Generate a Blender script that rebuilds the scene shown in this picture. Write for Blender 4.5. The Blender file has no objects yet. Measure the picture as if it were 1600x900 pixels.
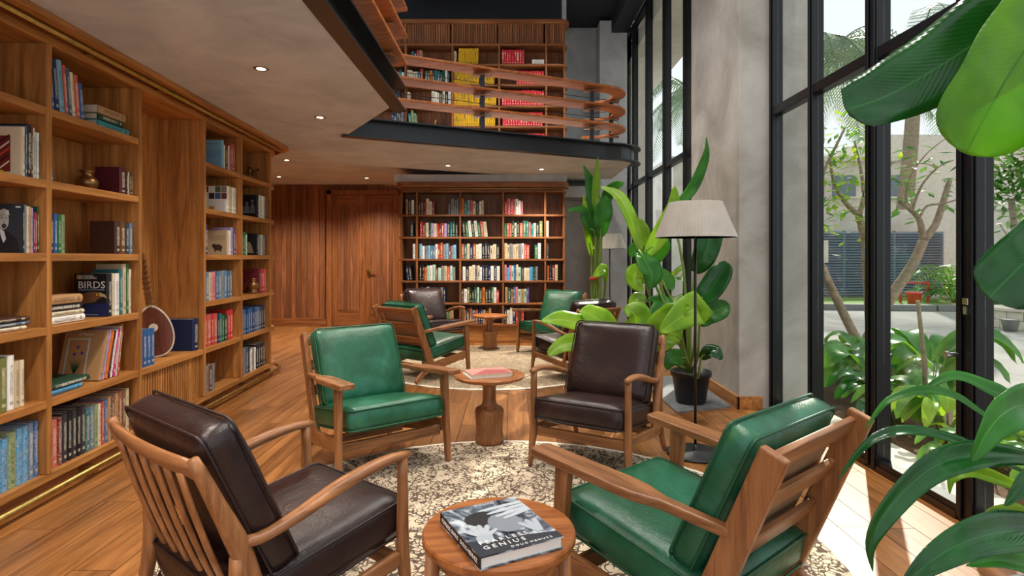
import bpy, bmesh, math, random
from mathutils import Vector, Matrix, Euler, noise
random.seed(7)
S = bpy.context.scene
COL = S.collection
R = math.radians
PI = math.pi
# ------------------------------------------------------------------ camera
cd = bpy.data.cameras.new('camera'); cam = bpy.data.objects.new('camera', cd); COL.objects.link(cam)
cam.location = (0, 0, 1.25); cam.rotation_euler = (R(90), 0, 0)
cd.sensor_width = 36.0; cd.lens = 20.25; cd.shift_y = -0.03; cd.clip_start = 0.05; cd.clip_end = 200
S.camera = cam
# ------------------------------------------------------------------ sky, sun, exposure
W = bpy.data.worlds.new('sky'); S.world = W; W.use_nodes = True
_b = W.node_tree.nodes['Background']; _b.inputs[0].default_value = (0.93, 0.96, 1.0, 1); _b.inputs[1].default_value = 0.85
sd = bpy.data.lights.new('sun', 'SUN'); sun = bpy.data.objects.new('sun', sd); COL.objects.link(sun)
sd.energy = 4.2; sd.angle = R(0.8); sd.color = (1.0, 0.93, 0.80)
SUN = Vector((0.50, 0.87, 0.74)).normalized()
sun.rotation_euler = SUN.to_track_quat('Z', 'Y').to_euler()
vs = S.view_settings
vs.view_transform = 'Standard'; vs.look = 'None'; vs.gamma = 1.0; vs.use_curve_mapping = False; vs.exposure = 0.5

def P(px, py, Y):
    """a point of the room at distance Y"""
    return Vector(((px - 800) / 900 * Y, Y, 1.25 + (402 - py) / 900 * Y))

def lin(c):
    c = c / 255.0
    return c / 12.92 if c <= 0.04045 else ((c + 0.055) / 1.055) ** 2.4
def rgb(r, g, b): return (lin(r), lin(g), lin(b), 1.0)
# ------------------------------------------------------------------ materials
class N:
    def __init__(s, name, rough=0.5, spec=0.5):
        s.m = bpy.data.materials.new(name); s.m.use_nodes = True
        s.t = s.m.node_tree; s.p = s.t.nodes['Principled BSDF']; s.out = s.t.nodes['Material Output']
        s.p.inputs['Roughness'].default_value = rough; s.p.inputs['Specular IOR Level'].default_value = spec
    def n(s, typ, **kw):
        nd = s.t.nodes.new(typ)
        for k, v in kw.items(): setattr(nd, k, v)
        return nd
    def l(s, a, b): s.t.links.new(a, b)
    def coords(s, scale, src='Object', rnd=True):
        if src == 'world':
            c = s.n('ShaderNodeNewGeometry').outputs['Position']
        else:
            c = s.n('ShaderNodeTexCoord').outputs[src]
        if rnd:
            oi = s.n('ShaderNodeObjectInfo'); k = s.n('ShaderNodeMath', operation='MULTIPLY'); s.l(oi.outputs['Random'], k.inputs[0]); k.inputs[1].default_value = 37.0
            a = s.n('ShaderNodeVectorMath', operation='ADD'); s.l(c, a.inputs[0]); s.l(k.outputs[0], a.inputs[1]); c = a.outputs[0]
        mp = s.n('ShaderNodeMapping'); mp.inputs['Scale'].default_value = scale; s.l(c, mp.inputs[0])
        return mp.outputs[0]
    def noise(s, vec, scale, detail=4, rough=0.55, dist=0.0):
        q = s.n('ShaderNodeTexNoise'); s.l(vec, q.inputs['Vector']); q.inputs['Scale'].default_value = scale
        q.inputs['Detail'].default_value = detail; q.inputs['Roughness'].default_value = rough; q.inputs['Distortion'].default_value = dist
        return q.outputs['Fac']
    def ramp(s, fac, stops):
        r = s.n('ShaderNodeValToRGB'); s.l(fac, r.inputs[0]); e = r.color_ramp.elements
        while len(e) < len(stops): e.new(0.5)
        for k, (p, c) in enumerate(stops): e[k].position = p; e[k].color = c
        return r.outputs[0]
    def mix(s, fac, a, b, mode='MIX'):
        x = s.n('ShaderNodeMix', data_type='RGBA', blend_type=mode)
        for i, v in ((0, fac), (6, a), (7, b)):
            if isinstance(v, (int, float)): x.inputs[i].default_value = v
            elif isinstance(v, tuple): x.inputs[i].default_value = v
            else: s.l(v, x.inputs[i])
        return x.outputs[2]
    def math(s, op, a, b=0.0):
        x = s.n('ShaderNodeMath', operation=op)
        for i, v in ((0, a), (1, b)):
            if isinstance(v, (int, float)): x.inputs[i].default_value = v
            else: s.l(v, x.inputs[i])
        return x.outputs[0]
    def rndval(s, col, lo=0.85, hi=1.15):
        oi = s.n('ShaderNodeObjectInfo'); m = s.n('ShaderNodeMapRange'); s.l(oi.outputs['Random'], m.inputs[0])
        m.inputs[3].default_value = lo; m.inputs[4].default_value = hi
        h = s.n('ShaderNodeHueSaturation'); s.l(col, h.inputs['Color']); s.l(m.outputs[0], h.inputs['Value'])
        return h.outputs[0]
    def base(s, c): s.l(c, s.p.inputs['Base Color'])
    def bump(s, h, st=0.2, d=0.01):
        b = s.n('ShaderNodeBump'); b.inputs['Strength'].default_value = st; b.inputs['Distance'].default_value = d
        s.l(h, b.inputs['Height']); s.l(b.outputs[0], s.p.inputs['Normal'])

def wood(name, dark, light, axis='z', rough=0.42, src='Object', lo=0.88, hi=1.12, k=1.0):
    m = N(name, rough, 0.4)
    sc = {'x': (1.1, 16, 16), 'y': (16, 1.1, 16), 'z': (16, 16, 1.1)}[axis]
    v = m.coords(tuple(a * k for a in sc), src)
    f1 = m.noise(v, 1.0, 6, 0.6, 1.2); f2 = m.noise(v, 4.5, 3, 0.6, 0.3)
    c1 = m.ramp(f1, [(0.30, dark), (0.68, light)])
    c2 = m.ramp(f2, [(0.35, (0.62, 0.60, 0.58, 1)), (0.6, (1, 1, 1, 1))])
    c = m.mix(0.55, c1, c2, 'MULTIPLY')
    m.base(m.rndval(c, lo, hi)); m.bump(f2, 0.08, 0.004)
    return m.m
def plain(name, c, rough=0.5, metal=0.0, spec=0.5, var=0.0, scale=8, bump=0.0):
    m = N(name, rough, spec); m.p.inputs['Metallic'].default_value = metal
    v = m.coords((1, 1, 1)); f = m.noise(v, scale, 4)
    a = tuple(x * (1 - var) for x in c[:3]) + (1,); b = tuple(min(1, x * (1 + var)) for x in c[:3]) + (1,)
    m.base(m.ramp(f, [(0.3, a), (0.7, b)]))
    if bump: m.bump(f, bump, 0.01)
    return m.m

SH_D, SH_L = rgb(140, 86, 38), rgb(208, 144, 78)
M = {}
for ax in 'xyz':
    M['shelf_' + ax] = wood('teak shelf ' + ax, SH_D, SH_L, ax, 0.45)
    M['dark_' + ax] = wood('dark teak ' + ax, rgb(106, 62, 30), rgb(172, 108, 60), ax, 0.42)
    M['chair_' + ax] = wood('chair teak ' + ax, rgb(116, 72, 42), rgb(180, 122, 76), ax, 0.36, k=1.4)
M['board'] = wood('wall board', rgb(104, 62, 34), rgb(166, 106, 66), 'z', 0.5, lo=0.7, hi=1.2)
M['rail_wood'] = wood('rail teak', rgb(140, 72, 28), rgb(200, 118, 56), 'x', 0.5)
M['plank'] = wood('floor plank', rgb(114, 70, 34), rgb(176, 118, 66), 'y', 0.30, 'world', 0.78, 1.16, 0.8)
M['table'] = wood('table teak', rgb(132, 72, 32), rgb(192, 120, 66), 'x', 0.30, k=1.2)
M['subfloor'] = plain('subfloor', rgb(60, 34, 16), 0.7)

def plaster(name, a, b, scale=2.2, rough=0.8):
    m = N(name, rough, 0.25); v = m.coords((1, 1, 1), 'world', False)
    f = m.noise(v, scale, 7, 0.62, 0.6); m.base(m.ramp(f, [(0.32, a), (0.68, b)])); m.bump(m.noise(v, 14, 5), 0.06, 0.01)
    return m.m
M['soffit'] = plaster('taupe plaster', rgb(184, 187, 192), rgb(214, 216, 220))
M['concrete'] = plaster('grey render', rgb(176, 176, 176), rgb(206, 206, 206), 2.5)
M['column'] = plaster('column render', rgb(156, 150, 142), rgb(200, 196, 190), 1.6)
M['cream'] = plaster('cream render', rgb(206, 198, 184), rgb(224, 217, 205), 6)
M['dark_ceiling'] = plain('black ceiling', rgb(34, 38, 44), 0.7, var=0.15)
M['steel'] = plain('black steel', rgb(24, 27, 33), 0.35, 0.0, 0.5, 0.1)
M['duct'] = plain('grey duct', rgb(96, 98, 100), 0.4, 0.6)
M['frame'] = plain('black aluminium', rgb(12, 14, 19), 0.38, 0.0, 0.4, 0.08)
M['frame_edge'] = plain('bronze aluminium', rgb(64, 46, 32), 0.35, 0.3)
M['brass'] = plain('aged brass', rgb(176, 146, 84), 0.32, 1.0, 0.5, 0.2, 20)
M['bronze'] = plain('bronze', rgb(150, 112, 72), 0.35, 0.9, 0.5, 0.25, 30)
M['chrome'] = plain('satin metal', rgb(200, 200, 198), 0.25, 1.0)
M['pages'] = plain('book pages', rgb(226, 214, 190), 0.8, var=0.08, scale=60)
M['stone'] = plain('grey stone', rgb(120, 122, 124), 0.7, var=0.25, scale=50, bump=0.1)
M['pot'] = plain('black plastic', rgb(34, 35, 37), 0.4, var=0.1)
M['soil'] = plain('soil', rgb(86, 62, 46), 0.95, var=0.45, scale=28, bump=0.6)
M['white'] = plain('white paint', rgb(235, 233, 226), 0.6)
M['black'] = plain('black print', rgb(18, 18, 20), 0.5)
M['red'] = plain('red paint', rgb(206, 60, 44), 0.5)

def leather(name, stops, rough):
    m = N(name, rough, 0.5); v = m.coords((1, 1, 1))
    f = m.noise(v, 3.6, 6, 0.62, 0.9); c = m.ramp(f, stops)
    vo = m.n('ShaderNodeTexVoronoi', feature='DISTANCE_TO_EDGE'); m.l(v, vo.inputs['Vector']); vo.inputs['Scale'].default_value = 170
    m.base(c); wr = m.noise(v, 16, 5, 0.6, 1.6)
    h = m.math('ADD', m.math('MULTIPLY', wr, 1.0), m.math('MULTIPLY', vo.outputs[0], 0.25)); m.bump(h, 0.22, 0.012)
    return m.m
M['green'] = leather('green leather', [(0.28, rgb(16, 64, 38)), (0.5, rgb(26, 90, 60)), (0.62, rgb(40, 108, 84)), (0.76, rgb(76, 128, 72))], 0.32)
M['brown'] = leather('brown leather', [(0.3, rgb(34, 21, 21)), (0.6, rgb(50, 32, 30)), (0.8, rgb(72, 48, 40))], 0.30)
M['pipe_green'] = plain('green piping', rgb(24, 86, 56), 0.4)
M['pipe_brown'] = plain('brown piping', rgb(42, 27, 26), 0.4)
M['tan'] = leather('green leather back', [(0.3, rgb(140, 104, 74)), (0.7, rgb(172, 136, 104))], 0.6)

# glass: clear sheet with a light mirror
g = N('window glass'); tr = g.n('ShaderNodeBsdfTransparent'); tr.inputs[0].default_value = (0.96, 0.98, 0.97, 1)
gl = g.n('ShaderNodeBsdfGlossy'); gl.inputs['Roughness'].default_value = 0.02
mx = g.n('ShaderNodeMixShader'); mx.inputs[0].default_value = 0.05
g.l(tr.outputs[0], mx.inputs[1]); g.l(gl.outputs[0], mx.inputs[2]); g.l(mx.outputs[0], g.out.inputs[0]); M['glass'] = g.m

# book cloth: the object's own colour, printed bands and lettering on the spine
def bookmat(name, mottled, attr=False):
    m = N(name, 0.5, 0.4); oi = m.n('ShaderNodeObjectInfo'); col = oi.outputs['Color']
    co = m.n('ShaderNodeTexCoord').outputs['Object']
    if attr: col = m.n('ShaderNodeAttribute', attribute_name='col').outputs['Color']; co = m.n('ShaderNodeAttribute', attribute_name='unit').outputs['Vector']
    sx = m.n('ShaderNodeSeparateXYZ'); m.l(co, sx.inputs[0])
    v = m.coords((60, 60, 9), 'Object'); f = m.noise(v, 1.0, 3, 0.7)
    lum = m.n('ShaderNodeRGBToBW'); m.l(col, lum.inputs[0])
    dark = m.math('LESS_THAN', lum.outputs[0], 0.22)
    ink = m.mix(dark, (0.03, 0.03, 0.035, 1), (0.78, 0.72, 0.55, 1))
    z = sx.outputs[2]; x = sx.outputs[0]
    a = m.math('MULTIPLY', m.math('GREATER_THAN', z, 0.25), m.math('LESS_THAN', z, 0.82))
    sp = m.math('GREATER_THAN', x, 0.485)
    cy = m.math('LESS_THAN', m.math('ABSOLUTE', sx.outputs[1]), 0.30)
    fac = m.math('MULTIPLY', m.math('MULTIPLY', a, sp), m.math('MULTIPLY', cy, m.math('GREATER_THAN', f, 0.52)))
    c = m.mix(m.math('MULTIPLY', fac, 0.85), col, ink)
    b1 = m.math('MULTIPLY', m.math('LESS_THAN', m.math('ABSOLUTE', m.math('SUBTRACT', z, 0.12)), 0.03), sp)
    c = m.mix(m.math('MULTIPLY', b1, 0.55), c, ink)
    if mottled:
        v2 = m.coords((9, 3, 12), 'Object'); f2 = m.noise(v2, 2.2, 5, 0.7)
        c = m.mix(m.math('GREATER_THAN', f2, 0.54), c, m.mix(0.55, col, (0.62, 0.5, 0.34, 1)))
    m.base(c); return m.m
M['book'] = bookmat('book cloth', False); M['book_old'] = bookmat('mottled book cloth', True); M['book_many'] = bookmat('many book cloths', False, True)
cm = N('object colour', 0.5); oi = cm.n('ShaderNodeObjectInfo'); cm.base(oi.outputs['Color']); M['tint'] = cm.m

# rugs
def rugmat(name, cream, mid, dark, amt):
    m = N(name, 0.95, 0.1); v = m.coords((1, 1, 1), 'Object', False)
    d = m.n('ShaderNodeTexNoise'); m.l(v, d.inputs['Vector']); d.inputs['Scale'].default_value = 9; d.inputs['Detail'].default_value = 2
    mm = m.n('ShaderNodeMix', data_type='VECTOR'); mm.inputs[0].default_value = 0.10; m.l(v, mm.inputs[4]); m.l(d.outputs['Color'], mm.inputs[5])
    vo = m.n('ShaderNodeTexVoronoi', feature='DISTANCE_TO_EDGE'); m.l(mm.outputs[1], vo.inputs['Vector']); vo.inputs['Scale'].default_value = 38
    lines = m.math('MULTIPLY', m.math('LESS_THAN', vo.outputs[0], 0.11), m.math('GREATER_THAN', m.noise(v, 13, 3), 0.44))
    vo2 = m.n('ShaderNodeTexVoronoi', feature='F1'); m.l(mm.outputs[1], vo2.inputs['Vector']); vo2.inputs['Scale'].default_value = 85
    dots = m.math('LESS_THAN', vo2.outputs[0], 0.30)
    blot = m.noise(v, 44, 5, 0.7, 3.0); bl = m.math('GREATER_THAN', blot, 0.53)
    ln = m.n('ShaderNodeVectorMath', operation='LENGTH'); m.l(v, ln.inputs[0])
    ring = m.math('LESS_THAN', m.math('ABSOLUTE', m.math('SUBTRACT', m.math('MODULO', ln.outputs['Value'], 0.46), 0.23)), 0.10)
    fac = m.math('MAXIMUM', lines, m.math('MULTIPLY', dots, bl)); fac = m.math('MAXIMUM', fac, m.math('MULTIPLY', bl, ring))
    c = m.mix(m.math('MULTIPLY', fac, amt), m.mix(blot, cream, mid), dark)
    m.base(c); m.bump(m.noise(v, 220, 2), 0.5, 0.006); return m.m
M['rug1'] = rugmat('persian rug', rgb(232, 216, 192), rgb(190, 166, 136), rgb(66, 50, 42), 0.9)
M['rug2'] = rugmat('beige rug', rgb(206, 188, 160), rgb(170, 148, 120), rgb(104, 86, 68), 0.6)
M['fringe'] = plain('cream fringe', rgb(232, 222, 202), 0.95, var=0.2, scale=90, bump=0.4)

# leaves
def leafmat(name, d, l, rib, trans=0.35, rough=0.35, tr_col=None):
    m = N(name, rough, 0.5); uv = m.n('ShaderNodeUVMap'); s2 = m.n('ShaderNodeSeparateXYZ'); m.l(uv.outputs[0], s2.inputs[0])
    u = m.math('ABSOLUTE', m.math('SUBTRACT', s2.outputs[0], 0.5))
    vv = m.math('ADD', m.math('MULTIPLY', s2.outputs[1], 55.0), m.math('MULTIPLY', u, -26.0))
    w = m.math('SINE', m.math('MULTIPLY', vv, 4.0))
    f = m.noise(m.coords((1, 1, 1)), 7, 4)
    c = m.ramp(f, [(0.3, d), (0.7, l)])
    c = m.mix(m.math('MULTIPLY', m.math('GREATER_THAN', w, 0.7), 0.16), c, l)
    c = m.mix(m.math('LESS_THAN', u, 0.012), c, rib)
    c = m.rndval(c, 0.85, 1.2); m.base(c); m.bump(w, 0.05, 0.003)
    t = m.n('ShaderNodeBsdfTranslucent'); m.l(m.mix(0.75, c, tr_col or l), t.inputs[0])
    x = m.n('ShaderNodeMixShader'); x.inputs[0].default_value = trans
    m.l(m.p.outputs[0], x.inputs[1]); m.l(t.outputs[0], x.inputs[2]); m.l(x.outputs[0], m.out.inputs[0]); return m.m
M['leaf'] = leafmat('green leaf', rgb(34, 98, 34), rgb(70, 146, 52), rgb(104, 164, 72), 0.4, 0.30, rgb(150, 210, 50))
M['leaf_lime'] = leafmat('lime leaf', rgb(112, 170, 40), rgb(170, 208, 60), rgb(206, 226, 120), 0.5, 0.35, rgb(200, 230, 60))
M['leaf_dark'] = leafmat('deep leaf', rgb(16, 60, 26), rgb(32, 98, 36), rgb(50, 120, 52), 0.22, 0.2, rgb(100, 190, 50))
M['leaf_back'] = leafmat('backlit leaf', rgb(58, 112, 26), rgb(116, 168, 34), rgb(70, 120, 30), 0.5, 0.35, rgb(150, 210, 20))
M['leaf_out'] = leafmat('garden leaf', rgb(44, 104, 44), rgb(112, 168, 74), rgb(150, 190, 110), 0.35, 0.4, rgb(150, 210, 70))
M['palm'] = leafmat('palm leaf', rgb(84, 112, 84), rgb(128, 152, 112), rgb(140, 160, 120), 0.3, 0.5)
M['stalk'] = plain('plant stalk', rgb(122, 148, 70), 0.5, var=0.2)
M['bark'] = plain('bark', rgb(150, 134, 112), 0.9, var=0.3, scale=16, bump=0.4)
M['asphalt'] = plain('asphalt', rgb(158, 156, 152), 0.9, var=0.10, scale=3)
M['grass'] = plain('grass', rgb(110, 140, 64), 0.9, var=0.3, scale=30)
M['louvre'] = plain('louvre metal', rgb(112, 126, 138), 0.6, var=0.1)
M['wall_out'] = plaster('weathered wall', rgb(196, 188, 176), rgb(226, 220, 210), 1.2)
# pleated shade
sm = N('pleated shade', 0.9, 0.1); sm.base(sm.ramp(sm.noise(sm.coords((1, 1, 1)), 10), [(0.3, rgb(206, 200, 192)), (0.7, rgb(224, 219, 212))]))
tt = sm.n('ShaderNodeBsdfTranslucent'); tt.inputs[0].default_value = rgb(235, 226, 212)
xx = sm.n('ShaderNodeMixShader'); xx.inputs[0].default_value = 0.45
sm.l(sm.p.outputs[0], xx.inputs[1]); sm.l(tt.outputs[0], xx.inputs[2]); sm.l(xx.outputs[0], sm.out.inputs[0]); M['shade'] = sm.m
em = N('downlight lens'); em.p.inputs['Emission Color'].default_value = (1, 0.86, 0.62, 1); em.p.inputs['Emission Strength'].default_value = 6.0; M['lens'] = em.m

# ------------------------------------------------------------------ mesh helpers
class MB:
    def __init__(s): s.v = []; s.f = []; s.uv = {}; s.mi = []; s.cur = 0
    def add(s, vs, fs, uvs=None):
        o = len(s.v); s.v += [tuple(v) for v in vs]
        for k, f in enumerate(fs):
            if uvs: s.uv[len(s.f)] = [uvs[i] for i in f]
            s.f.append([i + o for i in f]); s.mi.append(s.cur)
        return s
    def box(s, a, b):
        x0, y0, z0 = a; x1, y1, z1 = b
        return s.add([(x0, y0, z0), (x1, y0, z0), (x1, y1, z0), (x0, y1, z0), (x0, y0, z1), (x1, y0, z1), (x1, y1, z1), (x0, y1, z1)],
                     [(0, 3, 2, 1), (4, 5, 6, 7), (0, 1, 5, 4), (1, 2, 6, 5), (2, 3, 7, 6), (3, 0, 4, 7)])
    def bar(s, p, q, w, h, w2=None, h2=None, up=(0, 0, 1)):
        p = Vector(p); q = Vector(q); t = (q - p).normalized(); up = Vector(up)
        sd = t.cross(up)
        if sd.length < 1e-4: sd = t.cross(Vector((1, 0, 0)))
        sd.normalize(); n = sd.cross(t); w2 = w if w2 is None else w2; h2 = h if h2 is None else h2
        vs = [c + sd * (a * ww / 2) + n * (b * hh / 2) for c, ww, hh in ((p, w, h), (q, w2, h2)) for a, b in ((-1, -1), (1, -1), (1, 1), (-1, 1))]
        return s.add(vs, [(0, 1, 2, 3), (7, 6, 5, 4), (0, 4, 5, 1), (1, 5, 6, 2), (2, 6, 7, 3), (3, 7, 4, 0)])
    def tube(s, pts, rad, seg=8, flat=1.0, up=(0, 0, 1), closed=False):
        pts = [Vector(p) for p in pts]; n = len(pts); vs = []; up = Vector(up)
        if isinstance(rad, (int, float)): rad = [rad] * n
        for i, p in enumerate(pts):
            if closed: t = pts[(i + 1) % n] - pts[i - 1]
            else: t = pts[min(i + 1, n - 1)] - pts[max(i - 1, 0)]
            t.normalize(); sd = t.cross(up)
            if sd.length < 1e-3: sd = t.cross(Vector((0, 1, 0.01)))
            sd.normalize(); nn = sd.cross(t)
            for k in range(seg):
                a = 2 * PI * (k + 0.5) / seg; vs.append(p + sd * (math.cos(a) * rad[i]) + nn * (math.sin(a) * rad[i] * flat))
        fs = []
        for i in range(n if closed else n - 1):
            j = (i + 1) % n
            for k in range(seg):
                m = (k + 1) % seg; fs.append((i * seg + k, i * seg + m, j * seg + m, j * seg + k))
        if not closed: fs += [tuple(reversed(range(seg))), tuple(range((n - 1) * seg, n * seg))]
        return s.add(vs, fs)
    def lathe(s, prof, seg=32, c=(0, 0, 0), mod=None):
        vs = []; n = len(prof)
        for r, z in prof:
            for k in range(seg):
                a = 2 * PI * k / seg; q = r * (mod(k) if mod else 1)
                vs.append((c[0] + q * math.cos(a), c[1] + q * math.sin(a), c[2] + z))
        fs = [(i * seg + k, i * seg + (k + 1) % seg, (i + 1) * seg + (k + 1) % seg, (i + 1) * seg + k) for i in range(n - 1) for k in range(seg)]
        if prof[0][0] > 1e-6: fs.append(tuple(reversed(range(seg))))
        if prof[-1][0] > 1e-6: fs.append(tuple(range((n - 1) * seg, n * seg)))
        return s.add(vs, fs)
    def prism(s, poly, z0, z1):
        n = len(poly); g = lambda z, i: z(*poly[i]) if callable(z) else z
        vs = [(poly[i][0], poly[i][1], g(z0, i)) for i in range(n)] + [(poly[i][0], poly[i][1], g(z1, i)) for i in range(n)]
        ar = sum(poly[i][0] * poly[(i + 1) % n][1] - poly[(i + 1) % n][0] * poly[i][1] for i in range(n))
        fs = [tuple(reversed(range(n))), tuple(range(n, 2 * n))] + [(i, (i + 1) % n, n + (i + 1) % n, n + i) for i in range(n)]
        if ar < 0: fs = [tuple(reversed(f)) for f in fs]
        return s.add(vs, fs)
    def mesh(s, name, mats, smooth=False):
        me = bpy.data.meshes.new(name); me.from_pydata(s.v, [], s.f)
        for m in (mats if isinstance(mats, (list, tuple)) else [mats]): me.materials.append(M[m] if isinstance(m, str) else m)
        if s.uv:
            u = me.uv_layers.new(name='UVMap')
            for p in me.polygons:
                q = s.uv.get(p.index)
                if q:
                    for li, c in zip(p.loop_indices, q): u.data[li].uv = c
        for p, k in zip(me.polygons, s.mi): p.material_index = k; p.use_smooth = smooth
        me.update(); return me
    def obj(s, name, mats, parent=None, smooth=False, bev=0.0, loc=None, rot=None):
        return link(name, s.mesh(name, mats, smooth), parent, bev, loc, rot)
def link(name, me, parent=None, bev=0.0, loc=None, rot=None):
    o = bpy.data.objects.new(name, me); COL.objects.link(o)
    if parent: o.parent = parent
    if loc is not None: o.location = loc
    if rot is not None: o.rotation_euler = rot
    if bev:
        b = o.modifiers.new('edge', 'BEVEL'); b.width = bev; b.segments = 2; b.limit_method = 'ANGLE'; b.angle_limit = R(40)
    return o
def tag(o, label, cat=None, group=None, kind=None):
    o['label'] = label
    if cat: o['category'] = cat
    if group: o['group'] = group
    if kind: o['kind'] = kind
    return o
def thing(name, label, cat=None, loc=(0, 0, 0), rz=0.0, group=None, kind=None):
    o = bpy.data.objects.new(name, None); COL.objects.link(o); o.location = loc; o.rotation_euler = (0, 0, rz); o.empty_display_size = 0.1
    return tag(o, label, cat, group, kind)
def dup(root, loc, rz, label):
    r = root.copy(); COL.objects.link(r); r.location = loc; r.rotation_euler = (0, 0, rz); r['label'] = label
    for ch in list(root.children):
        c = ch.copy(); COL.objects.link(c); c.parent = r
        for gch in list(ch.children):
            d = gch.copy(); COL.objects.link(d); d.parent = c
    return r
def smooth_path(pts, n):
    pts = [Vector(p) for p in pts]; out = []; m = len(pts) - 1
    for i in range(n):
        t = i / (n - 1) * m; k = min(int(t), m - 1); f = t - k
        p0, p1, p2, p3 = pts[max(k - 1, 0)], pts[k], pts[k + 1], pts[min(k + 2, m)]
        out.append(0.5 * ((2 * p1) + (p2 - p0) * f + (2 * p0 - 5 * p1 + 4 * p2 - p3) * f * f + (3 * p1 - p0 - 3 * p2 + p3) * f ** 3))
    return out
def leaf(mb, pts, w, nrm, fold=0.25, ripple=0.06, n=16, cols=6, prof=None, seed=0, tipw=0.0, twist=0.0):
    path = smooth_path(pts, n); vs = []; uv = []; nrm = Vector(nrm)
    for i, p in enumerate(path):
        t = i / (n - 1); tg = (path[min(i + 1, n - 1)] - path[max(i - 1, 0)]).normalized()
        sd = tg.cross(nrm); sd = sd.normalized() if sd.length > 1e-4 else Vector((1, 0, 0)); nn = sd.cross(tg)
        if twist:
            q = Matrix.Rotation(twist * t, 3, tg); sd = q @ sd; nn = q @ nn
        ww = w * (prof(t) if prof else (math.sin(PI * min(1, t * 0.93 + 0.07)) ** 0.75)) + tipw * 0
        for k in range(cols + 1):
            u = k / cols * 2 - 1
            rp = ripple * w * abs(u) * math.sin(t * 17 + seed + (2 if u > 0 else 0)) + ripple * 0.5 * w * noise.noise(p * 9 + Vector((seed, u, 0)))
            vs.append(p + sd * (ww * u) + nn * (fold * abs(u) * ww + rp)); uv.append((k / cols, t))
    c1 = cols + 1
    mb.add(vs, [(i * c1 + k, i * c1 + k + 1, (i + 1) * c1 + k + 1, (i + 1) * c1 + k) for i in range(n - 1) for k in range(cols)], uv)
def cushion(w, d, h, r=0.022, puff=0.018, nx=12, ny=12, nz=4):
    """rounded, slightly puffed pad centred on the origin"""
    mb = MB(); pos = {}
    def put(x, y, z):
        key = (round(x, 4), round(y, 4), round(z, 4))
        if key in pos: return pos[key]
        v = Vector((x * w / 2, y * d / 2, z * h / 2)); ib = Vector((w / 2 - r, d / 2 - r, h / 2 - r))
        c = Vector([max(-b, min(b, a)) for a, b in zip(v, ib)]); dv = v - c
        q = c + (dv.normalized() * r if dv.length > 1e-9 else dv)
        pz = puff * (1 - x ** 4) * (1 - y ** 4); q.z += pz * (1 if z > 0 else -1) * abs(z)
        sx = 0.006 * (1 - z * z) ; q.x += sx * x; q.y += sx * y
        q += Vector(noise.noise_vector(q * 7.0)) * 0.0035
        mb.v.append(tuple(q)); pos[key] = len(mb.v) - 1; return pos[key]
    def face(fn, a, b, flip):
        for i in range(a):
            for j in range(b):
                u0, u1 = i / a * 2 - 1, (i + 1) / a * 2 - 1; v0, v1 = j / b * 2 - 1, (j + 1) / b * 2 - 1
                f = [put(*fn(u0, v0)), put(*fn(u1, v0)), put(*fn(u1, v1)), put(*fn(u0, v1))]
                mb.f.append(f[::-1] if flip else f); mb.mi.append(0)
    for sg in (1, -1):
        face(lambda u, v: (u, v, sg), nx, ny, sg < 0); face(lambda u, v: (sg, u, v), ny, nz, sg < 0); face(lambda u, v: (u, sg, v), nx, nz, sg > 0)
    return mb
def rounded_loop(w, d, r, z, n=5):
    out = []
    for cx, cy, a0 in ((1, 1, 0), (-1, 1, 90), (-1, -1, 180), (1, -1, 270)):
        for k in range(n):
            a = R(a0 + 90 * k / (n - 1)); out.append((cx * (w / 2 - r) + r * math.cos(a), cy * (d / 2 - r) + r * math.sin(a), z))
    return out
def text(name, s, size, mat, parent, mtx, align='CENTER', ext=0.0004, sx=1.0):
    cu = bpy.data.curves.new('t', 'FONT'); cu.body = s; cu.size = size; cu.extrude = ext; cu.align_x = align; cu.align_y = 'CENTER'; cu.resolution_u = 2
    t = bpy.data.objects.new('t', cu); COL.objects.link(t); bpy.context.view_layer.update()
    me = bpy.data.meshes.new_from_object(t.evaluated_get(bpy.context.evaluated_depsgraph_get()))
    bpy.data.objects.remove(t); bpy.data.curves.remove(cu)
    me.transform(Matrix.Diagonal((sx, 1, 1, 1))); me.materials.clear(); me.materials.append(M[mat]); o = link(name, me, parent); o.matrix_local = mtx; return o
ORD = ['first', 'second', 'third', 'fourth', 'fifth', 'sixth', 'seventh', 'eighth', 'ninth', 'tenth', 'eleventh', 'twelfth', 'thirteenth', 'fourteenth', 'fifteenth',
       'sixteenth', 'seventeenth', 'eighteenth', 'nineteenth', 'twentieth', 'twenty-first', 'twenty-second', 'twenty-third', 'twenty-fourth']
# ================================================================== THE SETTING
# floor: dark bed with planks laid along the room
fl = MB().box((-4.7, -0.8, -0.09), (2.26, 10.6, -0.012)).obj('floor', 'subfloor'); tag(fl, 'warm teak plank floor running the length of the lounge', 'floor', kind='structure')
rf = random.Random(3); pw = 0.172; x = -4.68; n_pl = 0
rest = MB()
while x < 2.24:
    y = -0.8 - rf.random() * 1.0
    while y < 10.55:
        L = rf.choice((1.5, 1.7, 1.9, 2.1)); y0, y1 = max(y, -0.8), min(y + L, 10.55)
        if y1 - y0 > 0.05:
            a, b = (x + 0.0018, y0 + 0.0018), (x + pw - 0.0018, y1 - 0.0018)
            hid = (x < -2.75 and y1 < 6.2)
            if not hid: MB().box((a[0], a[1], -0.012), (min(b[0], 2.25), b[1], 0)).obj('plank', 'plank', fl)
        y += L
    x += pw
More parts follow.
